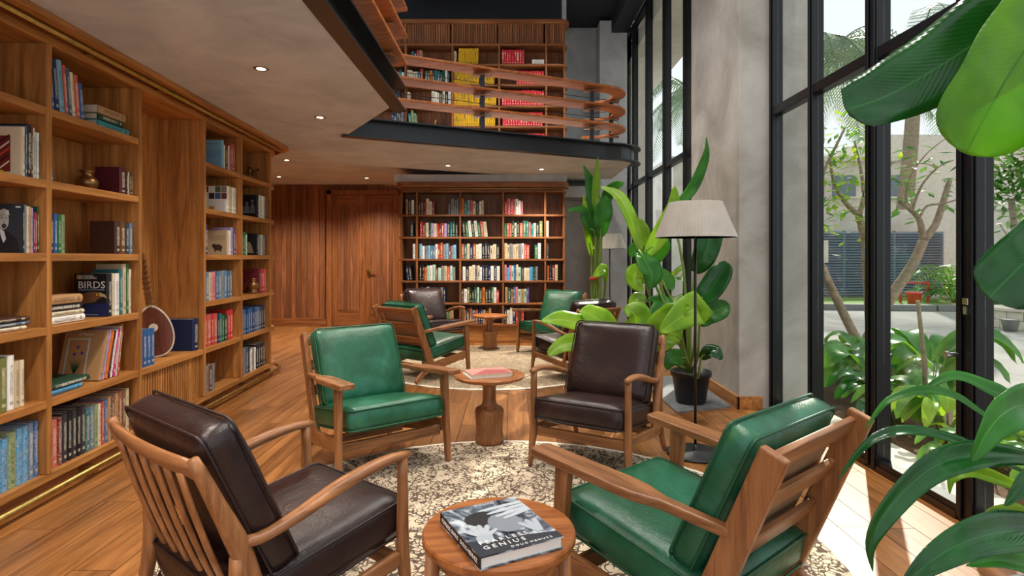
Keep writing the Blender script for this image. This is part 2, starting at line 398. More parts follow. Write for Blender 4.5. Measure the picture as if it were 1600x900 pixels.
# walls
w = MB().box((-3.15, -0.8, 0), (-3.02, 6.0, 2.45)).box((-4.75, 5.9, 0), (-4.65, 10.6, 2.6)).box((-4.7, 5.9, 0), (-3.02, 6.0, 2.45))
tag(w.obj('wall_left', 'dark_z'), 'brown timber wall behind the long left bookcase', 'wall', kind='structure')
wb = MB().box((-4.7, 10.52, 0), (-1.5, 10.7, 2.62)).obj('wall_back', 'dark_z'); tag(wb, 'vertical timber board wall around the far double door', 'wall', kind='structure')
bx = -4.65; rb = random.Random(5)
while bx < -3.42:
    wd = rb.choice((0.085, 0.1, 0.115)); e = min(bx + wd - 0.006, -3.36)
    MB().box((bx, 10.50 - rb.random() * 0.006, 0.14), (e, 10.519, 2.6)).obj('board', 'board', wb); bx += wd
bx = -3.36
while bx < -1.6:
    MB().box((bx, 10.50, 2.47), (bx + 0.1, 10.519, 2.6)).obj('board', 'board', wb); bx += 0.106
tag(MB().box((-4.65, 10.47, 0), (-3.37, 10.519, 0.14)).obj('baseboard_back', 'dark_x', bev=0.004), 'dark timber skirting below the board wall', 'baseboard', kind='structure')
dr = thing('door_1', 'tall dark timber double door with brass lever handle', 'door', (0, 0, 0), kind='structure')
fr = MB().box((-3.36, 10.44, 0), (-3.27, 10.518, 2.47)).box((-2.06, 10.44, 0), (-1.97, 10.518, 2.47)).box((-3.36, 10.44, 2.39), (-1.97, 10.518, 2.47)).obj('door_frame', 'dark_z', dr, bev=0.006)
for k, (a, b) in enumerate(((-3.265, -2.667), (-2.663, -2.065))):
    lf = MB().box((a, 10.475, 0.006), (b, 10.518, 2.385)).obj('door_leaf', 'dark_z', dr)
    for zz in ((0.006, 0.3), (2.2, 2.385)): MB().box((a + 0.1, 10.462, zz[0]), (b - 0.1, 10.476, zz[1])).obj('rail', 'dark_x', lf, bev=0.003)
    for xx in ((a, a + 0.1), (b - 0.1, b)): MB().box((xx[0], 10.46, 0.006), (xx[1], 10.476, 2.385)).obj('stile', 'dark_z', lf, bev=0.003)
    q = a + 0.105
    while q < b - 0.11:
        MB().box((q, 10.466, 0.3), (q + 0.05, 10.476, 2.2)).obj('strip', 'board', lf); q += 0.055
hd = MB(); hd.tube([(-2.6, 10.46, 1.0), (-2.6, 10.42, 1.0)], 0.028, 14); hd.tube([(-2.6, 10.42, 1.0), (-2.48, 10.42, 1.0)], 0.010, 8); hd.tube([(-2.6, 10.46, 0.92), (-2.6, 10.445, 0.92)], 0.026, 14)
hd.obj('door_handle', 'brass', dr)
# right part of the back wall, pilaster and the beam over it
tag(MB().box((-1.7, 8.82, 0), (0.76, 10.7, 2.46)).obj('wall_core', 'dark_z'), 'wall block behind the far lower bookcase', 'wall', kind='structure')
tag(MB().box((-1.72, 8.41, 2.352), (0.80, 8.815, 2.459)).obj('wall_header', 'soffit'), 'plaster strip between the far bookcase and the ceiling', 'wall', kind='structure')
tag(MB().box((0.7, 10.3, 0), (2.06, 10.5, 5.35)).box((0.78, 9.0, 2.66), (0.85, 10.3, 5.35)).obj('wall_rear', 'concrete'), 'smooth grey rendered wall right of the far bookcases', 'wall', kind='structure')
tag(MB().box((-4.7, 9.0, 2.66), (0.77, 9.2, 5.35)).obj('wall_upper', 'dark_ceiling'), 'black wall above the upper balcony bookcase', 'wall', kind='structure')
tag(MB().box((1.5, 9.85, 0), (1.97, 10.3, 5.30)).obj('wall_pilaster', 'concrete', bev=0.008), 'pale grey pilaster beside the far window', 'wall', kind='structure')
tag(MB().box((0.77, 9.7, 2.26), (1.5, 10.3, 2.45)).obj('trim_1', 'concrete', bev=0.006), 'grey beam across the rear wall under the balcony', 'beam', kind='structure')
# the big column between the windows
tag(MB().box((1.873, 4.75, 0), (2.53, 6.02, 5.4)).obj('wall_column', 'column', bev=0.006), 'broad grey rendered column between the two tall windows', 'column', kind='structure')
bb = MB().box((1.853, 4.73, 0), (2.06, 4.749, 0.105)).box((1.853, 4.73, 0), (1.872, 6.04, 0.105)).obj('baseboard_right', 'shelf_y', bev=0.003); tag(bb, 'orange teak skirting around the grey column', 'baseboard', kind='structure')
tag(MB().prism([(1.32, 4.62), (1.83, 4.80), (1.85, 6.0), (1.30, 6.0)], 0.0, 0.012).obj('trim_2', 'stone'), 'grey stone slab on the floor under the potted plant', 'slab', kind='structure')
# mezzanine: soffit slab, higher rear ceiling, upper floor
def arc(c, r, a0, a1, n=6): return [(c[0] + r * math.cos(R(a0 + (a1 - a0) * k / n)), c[1] + r * math.sin(R(a0 + (a1 - a0) * k / n))) for k in range(n + 1)]
SOF = [(-3.0, -0.8), (-0.99, -0.8), (-0.99, 4.62)] + arc((-1.07, 4.64), 0.08, 0, 50, 5) + [(-1.62, 5.68), (-1.66, 5.76), (1.15, 7.08)] + \
      arc((1.12, 7.5), 0.42, -60, 0, 8) + [(1.54, 8.9), (0.95, 8.95), (-2.0, 7.56)] + [(-2.24, 7.42), (-2.36, 7.2), (-2.40, 6.9), (-2.36, 6.45), (-3.0, 6.2)]
sl = MB().prism(SOF, 2.46, 2.575).obj('ceiling', 'soffit'); tag(sl, 'taupe plaster ceiling under the balcony, angled at its free edge', 'ceiling', kind='structure')
UP = [(-4.7, -0.8), (-0.99, -0.8), (-0.99, 4.62), (-1.07, 4.75), (-1.62, 5.68), (-1.64, 5.80), (1.10, 7.1), (1.5, 7.5), (1.5, 10.3), (-4.7, 10.6)]
tag(MB().prism(UP, 2.576, 2.65).obj('ceiling_rear', 'soffit'), 'shaded plaster ceiling in front of the far door', 'ceiling', kind='structure')
tag(MB().box((-4.7, -0.8, 5.36), (2.3, 10.6, 5.46)).box((1.70, 4.0, 5.09), (1.975, 10.3, 5.36)).obj('ceiling_upper', 'dark_ceiling'), 'black ceiling and edge beam high above the balcony', 'ceiling', kind='structure')
for k, xx in enumerate((-0.7, 0.45)):
    MB().box((xx, 2.5, 5.345), (xx + 0.012, 10.2, 5.359)).obj('seam', 'black', bpy.data.objects['ceiling_upper'])
d = MB().tube([(-1.5, 8.3, 5.12), (0.15, 8.3, 5.12)], 0.022, 10).tube([(0.15, 8.3, 5.12), (0.22, 8.3, 5.12), (0.24, 8.3, 5.05)], 0.03, 10)
for xx in (-1.2, -0.2): d.tube([(xx, 8.3, 5.12), (xx, 8.3, 5.36)], 0.007, 6)
tag(d.obj('ceiling_pipe', 'duct'), 'thin metal pipe hung below the black ceiling', 'pipe')
tag(MB().box((-1.62, 6.6, 5.06), (-0.86, 8.4, 5.34)).obj('air_duct', 'duct', bev=0.01), 'grey rectangular air duct under the black ceiling', 'duct')
# black steel channels along the balcony edge
def channel(pts, z0, z1, dep, name, label, inward):
    m = MB(); pts = [Vector((p[0], p[1], 0)) for p in pts]; n = len(pts); off = []
    for i in range(n):
        t = (pts[min(i + 1, n - 1)] - pts[max(i - 1, 0)]).normalized(); off.append(Vector((t.y, -t.x, 0)) * inward)
    def strip(o0, o1, a, b):
        vs = []
        for p, o in zip(pts, off):
            for oo, zz in ((o0, a), (o1, a), (o1, b), (o0, b)): vs.append(p + o * oo + Vector((0, 0, zz)))
        fs = [(i * 4 + k, i * 4 + (k + 1) % 4, (i + 1) * 4 + (k + 1) % 4, (i + 1) * 4 + k) for i in range(n - 1) for k in range(4)]
        m.add(vs, fs + [(3, 2, 1, 0), tuple(range(4 * n - 4, 4 * n))])
    strip(0, 0.012, z0, z1); strip(0.012, dep, z0, z0 + 0.014); strip(0.012, dep, z1 - 0.014, z1)
    o = m.obj(name, 'steel'); tag(o, label, 'beam', kind='structure'); return o
DIAG = [(-1.70, 5.72), (-0.6, 6.235), (0.4, 6.70), (1.15, 7.055)] + [(p[0] + 0.0, p[1]) for p in arc((1.12, 7.5), 0.445, -60, 10, 10)]
channel(DIAG, 2.44, 2.64, 0.10, 'trim_3', 'black steel channel along the angled balcony edge', 1)
channel([(-0.985, -0.8), (-0.985, 4.78)], 2.455, 2.655, 0.11, 'trim_4', 'black steel channel along the left balcony edge', 1)
# railings: broad teak slats on black posts
def slat_path(pts, z, wd, th, name, parent, mat='rail_wood'):
    m = MB(); pts = [Vector((p[0], p[1], z)) for p in pts]; n = len(pts); vs = []
    for i, p in enumerate(pts):
        t = (pts[min(i + 1, n - 1)] - pts[max(i - 1, 0)]).normalized(); o = Vector((t.y, -t.x, 0))
        for a, b in ((-wd / 2, -0.012), (wd / 2, 0.012), (wd / 2, 0.012 + th), (-wd / 2, -0.012 + th)): vs.append(p + o * a + Vector((0, 0, b)))
    m.add(vs, [(i * 4 + k, i * 4 + (k + 1) % 4, (i + 1) * 4 + (k + 1) % 4, (i + 1) * 4 + k) for i in range(n - 1) for k in range(4)] + [(3, 2, 1, 0), tuple(range(4 * n - 4, 4 * n))])
    return m.obj(name, mat, parent, bev=0.006)
rl = thing('balcony_railing', 'curved railing of three teak slats along the angled balcony edge', 'railing', (0, 0, 0))
DR = [(-1.34, 5.97), (-0.6, 6.32), (0.4, 6.785), (1.0, 7.07)] + arc((1.0, 7.42), 0.34, -65, 60, 12) + [(1.1, 7.78), (0.95, 7.95)]
DR[4:] = arc((1.02, 7.46), 0.36, -62, 100, 16)
for z in (2.86, 3.09, 3.32): slat_path(DR, z, 0.17, 0.03, 'slat', rl)
for (px_, py_) in ((-0.33, 6.45), (0.98, 7.06), (1.30, 7.55)):
    ps = MB().bar((px_, py_, 2.60), (px_, py_, 3.31), 0.035, 0.05).obj('post', 'steel', rl)
    for z in (2.84, 3.07, 3.30): MB().box((px_ - 0.10, py_ - 0.05, z - 0.022), (px_ + 0.10, py_ + 0.05, z - 0.006)).obj('bracket', 'dark_x', ps, bev=0.004)
for z in (2.97, 3.2): MB().tube([(p[0], p[1], z) for p in DR], 0.004, 6).obj('wire', 'steel', rl)
rl2 = thing('balcony_railing', 'straight railing of teak slats along the left balcony edge', 'railing', (0, 0, 0))
for z in (2.86, 3.09, 3.32): slat_path([(-0.985, -0.8), (-0.985, 2.5), (-0.985, 4.88)], z, 0.20, 0.032, 'slat', rl2)
for y in (0.4, 2.6, 4.55):
    ps = MB().bar((-1.0, y, 2.66), (-1.0, y, 3.31), 0.035, 0.05).obj('post', 'steel', rl2)
    for z in (2.84, 3.07, 3.30): MB().box((-1.06, y - 0.10, z - 0.025), (-0.92, y + 0.10, z - 0.006)).obj('bracket', 'dark_y', ps, bev=0.004)
# recessed ceiling lights
def downlight(x, y, z, label, power=14):
    t = thing('downlight', label, 'ceiling light', (x, y, z), group='recessed ceiling lights')
    MB().lathe([(0.034, -0.001), (0.046, -0.001), (0.047, -0.004), (0.040, -0.006), (0.034, -0.004)], 24).obj('ring', 'bronze', t, True)
    MB().lathe([(0.0, -0.007), (0.020, -0.006), (0.033, -0.003), (0.033, -0.001), (0.0, -0.001)], 20).obj('lens', 'lens', t)
    ld = bpy.data.lights.new('downlight_lamp', 'SPOT'); ld.energy = power; ld.spot_size = R(125); ld.spot_blend = 0.9; ld.color = (1, 0.90, 0.78); ld.shadow_soft_size = 0.04
    lo = bpy.data.objects.new('lamp', ld); COL.objects.link(lo); lo.parent = t; lo.location = (0, 0, -0.02)
for px, py, z, lb in ((408, 107, 2.46, 'nearest recessed light in the taupe ceiling, left of the balcony edge'), (500, 183, 2.46, 'second recessed light in the taupe ceiling, above the open ledge'),
                      (448, 250, 2.576, 'small recessed light just past the end of the left bookcase'), (436, 276, 2.576, 'small recessed light deepest by the timber board wall'),
                      (573, 278, 2.576, 'small recessed light above the double door'), (700, 279, 2.46, 'recessed light over the left half of far bookcase'), (846, 281, 2.46, 'recessed light over the right half of far bookcase')):
    Y = (z - 1.25) * 900 / (402 - py)
    if px in (700, 846): Y = 7.6 if px == 700 else 7.9
    downlight((px - 800) / 900 * Y, Y, z, lb, 150 if Y > 6 else 70)
for k, (xx, yy) in enumerate(((-1.7, 2.1), (-1.7, 1.0), (-1.7, -0.2))):  # extra recessed lights, out of view, added for more light indoors
    downlight(xx, yy, 2.46, 'added unseen recessed light in the taupe ceiling, %s of those nearest the camera' % ORD[k], 75)

# unseen spotlights added under the black ceiling to brighten the open room
for k, (xx, yy) in enumerate(((0.2, 0.6), (1.3, 0.9), (0.2, 2.2), (1.3, 2.5), (0.3, 3.9), (1.2, 4.2), (-0.1, 5.2), (-0.6, 6.9), (0.55, 7.3))):
    t = thing('added_spotlight', 'added unseen black cylinder spotlight under the black ceiling, %s counted from the camera' % ORD[k], 'ceiling light', (xx, yy, 5.359), group='added spotlights on the black ceiling')
    MB().tube([(0, 0, 0), (0, 0, -.06)], .012, 8).obj('stem', 'steel', t); MB().lathe([(.0, -.06), (.05, -.06), (.055, -.20), (.045, -.20), (.04, -.17)], 20).obj('housing', 'steel', t, True)
    MB().lathe([(.0, -.172), (.039, -.172), (.039, -.168), (0, -.168)], 16).obj('lens', 'lens', t)
    ld = bpy.data.lights.new('fill_spot', 'SPOT'); ld.energy = 210 if yy > 6 else 110; ld.spot_size = R(120); ld.spot_blend = 1.0; ld.color = (1, 0.94, 0.86); ld.shadow_soft_size = 0.05
    lo = bpy.data.objects.new('lamp', ld); COL.objects.link(lo); lo.parent = t; lo.location = (0, 0, -.205)
# ------------------------------------------------------------------ windows
def window(name, label, X, ys, z1, tz, dep, wds):
    t = thing(name, label, 'window', (0, 0, 0), kind='structure')
    y0, y1 = min(ys), max(ys)
    for y, wd in zip(ys, wds):
        mu = MB().box((X, y - wd / 2, 0.0), (X + dep, y + wd / 2, z1)).obj('mullion', 'frame', t, bev=0.004)
        if wd > 0.07:
            for s in (-1, 1): MB().box((X - 0.012, y + s * wd * 0.29 - 0.014, 0.02), (X - 0.0005, y + s * wd * 0.29 + 0.014, z1)).obj('bead', 'frame', mu, bev=0.003)
        else: MB().box((X - 0.012, y - 0.012, 0.02), (X - 0.0005, y + 0.012, z1)).obj('bead', 'frame', mu, bev=0.003)
    so = sorted(zip(ys, wds))
    for (a, wa), (b, wb2) in zip(so[:-1], so[1:]):
        a2, b2 = a + wa / 2 + 0.001, b - wb2 / 2 - 0.001
        for lo, hi in ((0.0, 0.07), (tz - 0.035, tz + 0.035), (z1 - 0.08, z1)):
            rr = MB().box((X + 0.004, a2, lo), (X + dep - 0.004, b2, hi)).obj('rail', 'frame', t, bev=0.004)
            if lo == 0.0: MB().box((X - 0.006, a2, 0.002), (X + 0.0035, b2, 0.035)).obj('threshold', 'frame_edge', rr)
        for lo, hi in ((0.0702, tz - 0.0352), (tz + 0.0352, z1 - 0.0802)):
            MB().box((X + dep * 0.5 - 0.003, a2, lo), (X + dep * 0.5 + 0.003, b2, hi)).obj('pane', 'glass', t)
    return t
w1 = window('window_1', 'tall black framed glass doors and windows on the right', 2.12, [4.715, 4.10, 3.40, 2.69, 1.98, 1.27, 0.5, -0.6], 5.36, 2.44, 0.085, [0.06, 0.06, 0.1, 0.115, 0.1, 0.1, 0.1, 0.1])
lk = MB().box((2.098, 2.655, 1.03), (2.106, 2.685, 1.06)).box((2.096, 2.662, 0.985), (2.106, 2.678, 1.022)).obj('lock', 'chrome', w1)
hn = MB().tube([(2.105, 2.72, 0.79), (2.06, 2.72, 0.79)], 0.011, 10).tube([(2.06, 2.72, 0.79), (2.045, 2.72, 0.79)], 0.017, 12).obj('door_knob', 'chrome', w1)
w2 = window('window_2', 'tall black framed windows beyond the grey column', 1.98, [10.27, 9.45, 8.48, 7.5, 6.6, 6.06], 5.08, 2.44, 0.085, [0.07, 0.07, 0.08, 0.1, 0.1, 0.07])
# ------------------------------------------------------------------ outside
tag(MB().box((2.2, -6, -0.30), (60, 60, -0.13)).obj('ground_outside', 'asphalt'), 'grey asphalt driveway outside the windows', 'road', kind='structure')
tag(MB().box((2.21, -0.8, -0.129), (2.62, 4.74, -0.03)).obj('trim_5', 'cream', bev=0.005), 'pale stone ledge outside below the glass doors', 'ledge', kind='structure')
tag(MB().box((2.63, -2, -0.129), (4.6, 12, -0.06)).obj('planting_bed', 'soil'), 'brown soil of the planting bed outside the glass', 'soil', kind='stuff')
tag(MB().box((2.07, 10.0, -0.1), (2.36, 10.9, 5.4)).obj('wall_outer', 'cream'), 'cream outer pier seen through the far window', 'wall', kind='structure')
tag(MB().prism([(2.07, 6.3), (2.95, 6.3), (2.95, 12.5), (2.07, 12.5)], 4.72, 5.0).obj('trim_6', 'cream'), 'cream overhang outside above the far window', 'overhang', kind='structure')
tag(MB().prism([(4.0, 15.95), (30, 12.05), (30, 17.9), (4, 17.9)], -0.129, 0.0).obj('verge', 'grass'), 'strip of grass below the louvred fence', 'grass', kind='stuff')
kb = thing('kerb', 'low grey stone kerb edging the far grass strip', 'kerb', (0, 0, 0))
for k in range(16):
    f0, f1 = k / 16, (k + 0.97) / 16; a = Vector((4, 15.8, -0.05)).lerp(Vector((26, 12.5, -0.05)), f0); b = Vector((4, 15.8, -0.05)).lerp(Vector((26, 12.5, -0.05)), f1)
    MB().bar(a, b, 0.22, 0.16).obj('kerbstone', 'stone', kb, bev=0.015)
lv = thing('louvred_fence', 'dark blue grey louvred metal fence across the road', 'fence', (0, 0, 0))
for k in range(8):
    xa = 7.4 + k * 0.86; xb = xa + 0.84; ya = 18.6 + (k * 0.06)
    MB().bar((xa, ya - 0.02, -0.05), (xa, ya - 0.02, 2.12), 0.07, 0.07).obj('post', 'louvre', lv)
    m = MB()
    for q in range(24):
        z = 0.02 + q * 0.087; m.add([(xa + 0.03, ya + 0.03, z + 0.07), (xb, ya + 0.03, z + 0.07), (xb, ya - 0.03, z), (xa + 0.03, ya - 0.03, z), (xa + 0.03, ya + 0.034, z + 0.078), (xb, ya + 0.034, z + 0.078), (xb, ya - 0.026, z + 0.008), (xa + 0.03, ya - 0.026, z + 0.008)],
                                  [(3, 2, 1, 0), (4, 5, 6, 7), (2, 3, 7, 6), (0, 1, 5, 4)])
    m.cur = 1; m.box((xa + 0.03, ya + 0.05, 0), (xb, ya + 0.06, 2.1)); o = m.obj('louvre_panel', ['louvre', 'steel'], lv); o['kind'] = 'stuff'
tag(MB().box((5, 20.0, -0.1), (14.3, 20.3, 2.9)).box((14.3, 18.2, -0.1), (40, 18.5, 2.75)).box((14.2, 18.1, 2.75), (40, 18.6, 2.86)).obj('boundary_wall', 'wall_out', bev=0.01), 'pale weathered boundary wall behind and beside the louvred fence', 'wall')
bd = thing('house', 'pale building with small dark windows behind the boundary wall', 'building', (0, 0, 0))
MB().box((7.0, 25, 0), (17.5, 32, 5.4)).obj('wall', 'wall_out', bd); MB().box((6.8, 24.8, 5.4), (17.7, 32.2, 5.6)).obj('roof', 'cream', bd)
MB().box((17.6, 27, 0), (30, 34, 7.0)).obj('wall', 'cream', bd)
for k in range(5):
    for z in (2.0, 3.9):
        wn = MB().box((8.2 + k * 1.9, 24.95, z), (9.2 + k * 1.9, 24.999, z + 0.9)).obj('window', 'louvre', bd); MB().box((8.05 + k * 1.9, 24.85, z - 0.1), (9.35 + k * 1.9, 24.949, z - 0.02)).obj('sill', 'cream', wn)
# ================================================================== BOOKS
bm_ = MB()
OUT = [(-.5, -.5), (.43, -.5), (.475, -.42), (.5, 0), (.475, .42), (.43, .5), (-.5, .5), (-.5, .42), (.42, .42), (.42, -.42), (-.5, -.42)]
def c_cover(m):
    for lo, hi in ((-.5, -.42), (.42, .5)): m.box((-.5, lo, 0), (.43, hi, 1))
    m.prism([(.43, -.5), (.475, -.40), (.5, 0), (.475, .40), (.43, .5)], 0, 1)
    return m
COVER = {k: c_cover(MB()).mesh('book_cover', k) for k in ('book', 'book_old')}
PAGES = MB().box((-.48, -.42, .015), (.43, .42, .985)).mesh('page_block', 'pages')
def both(k):
    m = c_cover(MB()); m.cur = 1; m.box((-.48, -.42, .015), (.43, .42, .985)); return m.mesh('far_book', [k, 'pages'])
SOLID = {k: both(k) for k in ('book', 'book_old')}
CN = {'navy': (26, 44, 84), 'blue': (48, 98, 158), 'light blue': (128, 178, 206), 'teal': (32, 112, 118), 'turquoise': (70, 170, 180), 'red': (182, 48, 46), 'salmon red': (196, 92, 80), 'maroon': (112, 36, 42),
      'burgundy': (84, 26, 36), 'cream': (226, 212, 182), 'white': (236, 234, 228), 'black': (28, 28, 32), 'charcoal': (56, 58, 64), 'grey': (132, 134, 138), 'green': (40, 108, 66), 'dark green': (30, 66, 48),
      'mint': (176, 212, 190), 'orange': (226, 112, 34), 'tan': (184, 142, 98), 'brown': (112, 70, 44), 'dark brown': (70, 42, 32), 'magenta': (196, 44, 132), 'lilac': (170, 150, 196), 'purple': (88, 62, 130),
      'yellow': (226, 176, 22), 'crimson': (206, 44, 58), 'steel blue': (92, 124, 154), 'slate blue': (70, 92, 118), 'pink': (214, 130, 140), 'olive': (120, 124, 66), 'sage': (132, 158, 112), 'sky blue': (84, 156, 202), 'beige': (206, 186, 150), 'rust': (160, 84, 52)}
BOOKN = 0
def book(mt, x, y, z, d, t, h, col, label, lean=0.0, flat=False, near=True, old=False, group=None, name='book', rz=0.0):
    """spine to local +x; y = lower bottom edge of the spine side; leaning books turn about their lower corner"""
    k = 'book_old' if old else 'book'
    o = bpy.data.objects.new(name, COVER[k] if near else SOLID[k]); COL.objects.link(o)
    c = CN[col]; j = 1 + random.uniform(-0.08, 0.08); o.color = tuple(min(1, a * j) for a in rgb(*c)[:3]) + (1,)
    if flat: L = Matrix.Translation((x - d / 2, y + h, z + t / 2)) @ Matrix.Rotation(rz, 4, 'Z') @ Matrix.Rotation(R(90), 4, 'X')
    elif lean >= 0: L = Matrix.Translation((x - d / 2, y, z)) @ Matrix.Rotation(lean, 4, 'X') @ Matrix.Translation((0, t / 2, 0))
    else: L = Matrix.Translation((x - d / 2, y + t, z)) @ Matrix.Rotation(lean, 4, 'X') @ Matrix.Translation((0, -t / 2, 0))
    o.matrix_world = mt @ L @ Matrix.Diagonal((d, t, h, 1))
    tag(o, label, 'book', group)
    if near:
        p = bpy.data.objects.new('page_block', PAGES); COL.objects.link(p); p.parent = o
    return o
def A(n): return ('an ' if n[0] in 'aeiou' else 'a ') + n
# ------------------------------------------------------------------ long left bookcase
LB = thing('bookcase', 'long honey teak bookcase lining the left wall', 'bookcase', (-2.265, 0, 0), R(2.862)); LM = Matrix.Translation((-2.265, 0, 0)) @ Matrix.Rotation(R(2.862), 4, 'Z')
DEP = 0.36; SZ = [0.10, 0.485, 0.865, 1.25, 1.63, 2.01, 2.385]
UPR = [0.6, 1.4, 2.2, 3.01, 3.81, 4.69, 5.41, 6.14]
for a in UPR: MB().box((-DEP, a - 0.016, 0.122), (-0.002, a + 0.016, 2.363)).obj('upright', 'shelf_z', LB, bev=0.003)
MB().box((-DEP - 0.02, 0.6, 0.02), (-DEP - 0.001, 6.16, 2.42)).obj('back_panel', 'shelf_z', LB)
def endpoly(y0, y1, rad): return [(-DEP, y0), (0, y0), (0, y1 - rad)] + [(-rad + rad * math.cos(R(a)), y1 - rad + rad * math.sin(R(a))) for a in (15, 30, 45, 60, 75, 90)] + [(-DEP, y1)]
for k, z in enumerate(SZ):
    if k in (0, 6): MB().prism(endpoly(0.58, 6.45, 0.22), z - 0.021, z + 0.021).obj('shelf', 'shelf_y', LB, bev=0.003)
    else:
        MB().box((-DEP, 0.58, z - 0.021), (0, 3.7935, z + 0.021)).obj('shelf', 'shelf_y', LB, bev=0.003)
        MB().prism(endpoly(4.7065, 6.43, 0.22), z - 0.021, z + 0.021).obj('shelf', 'shelf_y', LB, bev=0.003)
MB().box((-DEP, 3.8265, 0.464), (0, 4.6735, 0.506)).obj('shelf', 'shelf_y', LB, bev=0.003)
# the dividers cut the shelves visually: proud front lips
for a in UPR: MB().box((-0.0018, a - 0.016, 0.122), (0.002, a + 0.016, 2.363)).obj('upright_edge', 'shelf_z', LB)
MB().box((-DEP, 0.58, 0.0), (-0.03, 6.2, 0.078)).obj('plinth', 'dark_y', LB)
MB().prism(endpoly(0.58, 6.30, 0.1), 2.407, 2.425).obj('top_board', 'dark_y', LB)
MB().prism([(-DEP, 0.58), (0.13, 0.58), (0.13, 6.3), (0.10, 6.42), (0.02, 6.50), (-0.1, 6.54), (-DEP, 6.54)], 2.426, 2.459).obj('cornice', 'shelf_y', LB, bev=0.005)
y = 3.838
while y < 4.64:
    MB().box((-0.05, y, 0.122), (-0.018 - random.random() * 0.003, y + 0.019, 0.463)).obj('reed', 'shelf_z', LB, bev=0.003); y += 0.031
MB().box((-0.07, 3.828, 0.122), (-0.051, 4.672, 0.463)).obj('reed_backing', 'dark_z', LB)
def rail(z, x, label, brz):
    t = bpy.data.objects.new('brass_rail', None); COL.objects.link(t); t.parent = LB
    MB().tube([(x, 0.6, z), (x, 6.15, z), (x - 0.02, 6.33, z), (x - 0.12, 6.47, z)], 0.017, 12).obj('tube', 'brass', t, True)
    for yy in (1.2, 2.0, 2.62, 3.3, 4.0, 4.75, 5.45, 6.1): MB().box((-0.02 if z > 1 else -0.031, yy - 0.03, z - 0.008), (x - 0.012, yy + 0.03, z + 0.008)).box((x - 0.012, yy - 0.02, z - brz), (x - 0.004, yy + 0.02, z + 0.014)).obj('bracket', 'brass', t)
rail(2.408 - 0.0, 0.062, 'aged brass ladder rail along the top of left bookcase', 0.02)
rail(0.052, 0.052, 'polished brass rail along the foot of left bookcase', 0.036)
ROWN = {0: 'bottom', 1: 'second lowest', 2: 'third lowest', 3: 'eye-level', 4: 'second highest', 5: 'top'}
BAYN = {0: 'nearest', 1: 'second', 2: 'third', 3: 'last', 4: 'rounded end'}
def row(bay, lev, y, items, lean=0.0, x=-0.03, gap=0.002, old=False):
    z = SZ[lev] + 0.0225; out = []
    for k, it in enumerate(items):
        col, t, h = it[:3]; d = it[3] if len(it) > 3 else 0.17
        ln = it[4] if len(it) > 4 else lean
        kind = 'old mottled book' if old else 'book'
        n = CTR.setdefault((bay, lev), 0); CTR[(bay, lev)] += 1
        lb = '%s %s, %s along the %s shelf, %s bay of left bookcase' % (col, kind, ORD[n], ROWN[lev], BAYN[bay])
        out.append(book(LM, x, y, z, d, t, h, col, lb, ln, old=old, group='books on the left bookcase'))
        y += t / max(0.7, math.cos(ln)) + gap
    return out
CTR = {}
def stack(bay, lev, y, items, x=-0.03):
    z = SZ[lev] + 0.0225
    for k, (col, t, h, d) in enumerate(items):
        lb = '%s book lying flat, %s from below, %s shelf, %s bay of left bookcase' % (col, ORD[k], ROWN[lev], BAYN[bay])
        book(LM, x, y + random.uniform(0, 0.006), z, d, t, h, col, lb, flat=True, group='books on the left bookcase'); z += t + 0.001
r = random.Random(11)
# bay nearest (2.2-3.01): woven cover, portrait, flat pair, green and white spines, old green and blue volumes
weave = row(0, 4, 2.880, [('cream', .017, .25, .24), ('slate blue', .012, .26, .2), ('black', .022, .27, .2), ('maroon', .013, .265, .2), ('cream', .010, .26, .2), ('mint', .014, .24, .18), ('white', .014, .24, .18)], lean=0.0, gap=.001)[0]
port = row(0, 3, 2.880, [('navy', .012, .245, .25), ('grey', .013, .24), ('cream', .013, .235), ('tan', .013, .235), ('lilac', .013, .23), ('maroon', .011, .21), ('red', .011, .205), ('dark green', .014, .24)], gap=.001)[0]
stack(0, 2, 2.57, [('cream', .022, .33, .22), ('slate blue', .02, .35, .24), ('dark brown', .022, .35, .22)])
row(0, 1, 2.68, [('black', .03, .2), ('dark green', .03, .24), ('olive', .045, .26), ('white', .04, .265), ('beige', .032, .23), ('cream', .026, .23)])
row(0, 0, 2.665, [('sage', .046, .26), ('sky blue', .04, .25), ('sky blue', .038, .255), ('sage', .048, .275), ('sky blue', .036, .28), ('sky blue', .034, .28), ('steel blue', .034, .285), ('blue', .03, .285)], old=True)
# second bay (3.01-3.81)
row(1, 5, 3.075, [('blue', .024, .285), ('navy', .034, .28), ('light blue', .038, .285), ('salmon red', .026, .27), ('slate blue', .026, .265), ('cream', .026, .25), ('salmon red', .036, .245), ('blue', .03, .21)], lean=0.1)
stack(1, 5, 3.44, [('turquoise', .042, .30, .18), ('dark green', .038, .24, .17), ('tan', .05, .26, .16)])
row(1, 4, 3.05, [('purple', .02, .17), ('steel blue', .018, .16)], lean=0.14)
row(1, 4, 3.656, [('burgundy', .06, .17, .16), ('dark brown', .014, .15), ('beige', .014, .15), ('charcoal', .014, .15), ('maroon', .016, .15)])
row(1, 3, 3.032, [('black', .03, .22), ('navy', .026, .215), ('blue', .026, .212), ('green', .024, .21), ('sage', .028, .21)])
row(1, 3, 3.608, [('dark brown', .05, .205, .16), ('brown', .05, .2), ('charcoal', .035, .2), ('steel blue', .035, .2)])
stack(1, 2, 3.033, [('white', .042, .29, .2), ('cream', .026, .285, .2), ('black', .034, .27, .2), ('tan', .05, .27, .2)])
birds = row(1, 2, 3.535, [('black', .04, .262, .2), ('cream', .024, .262), ('white', .045, .262), ('teal', .03, .285), ('beige', .036, .32), ('green', .022, .32), ('cream', .028, .285)])[0]
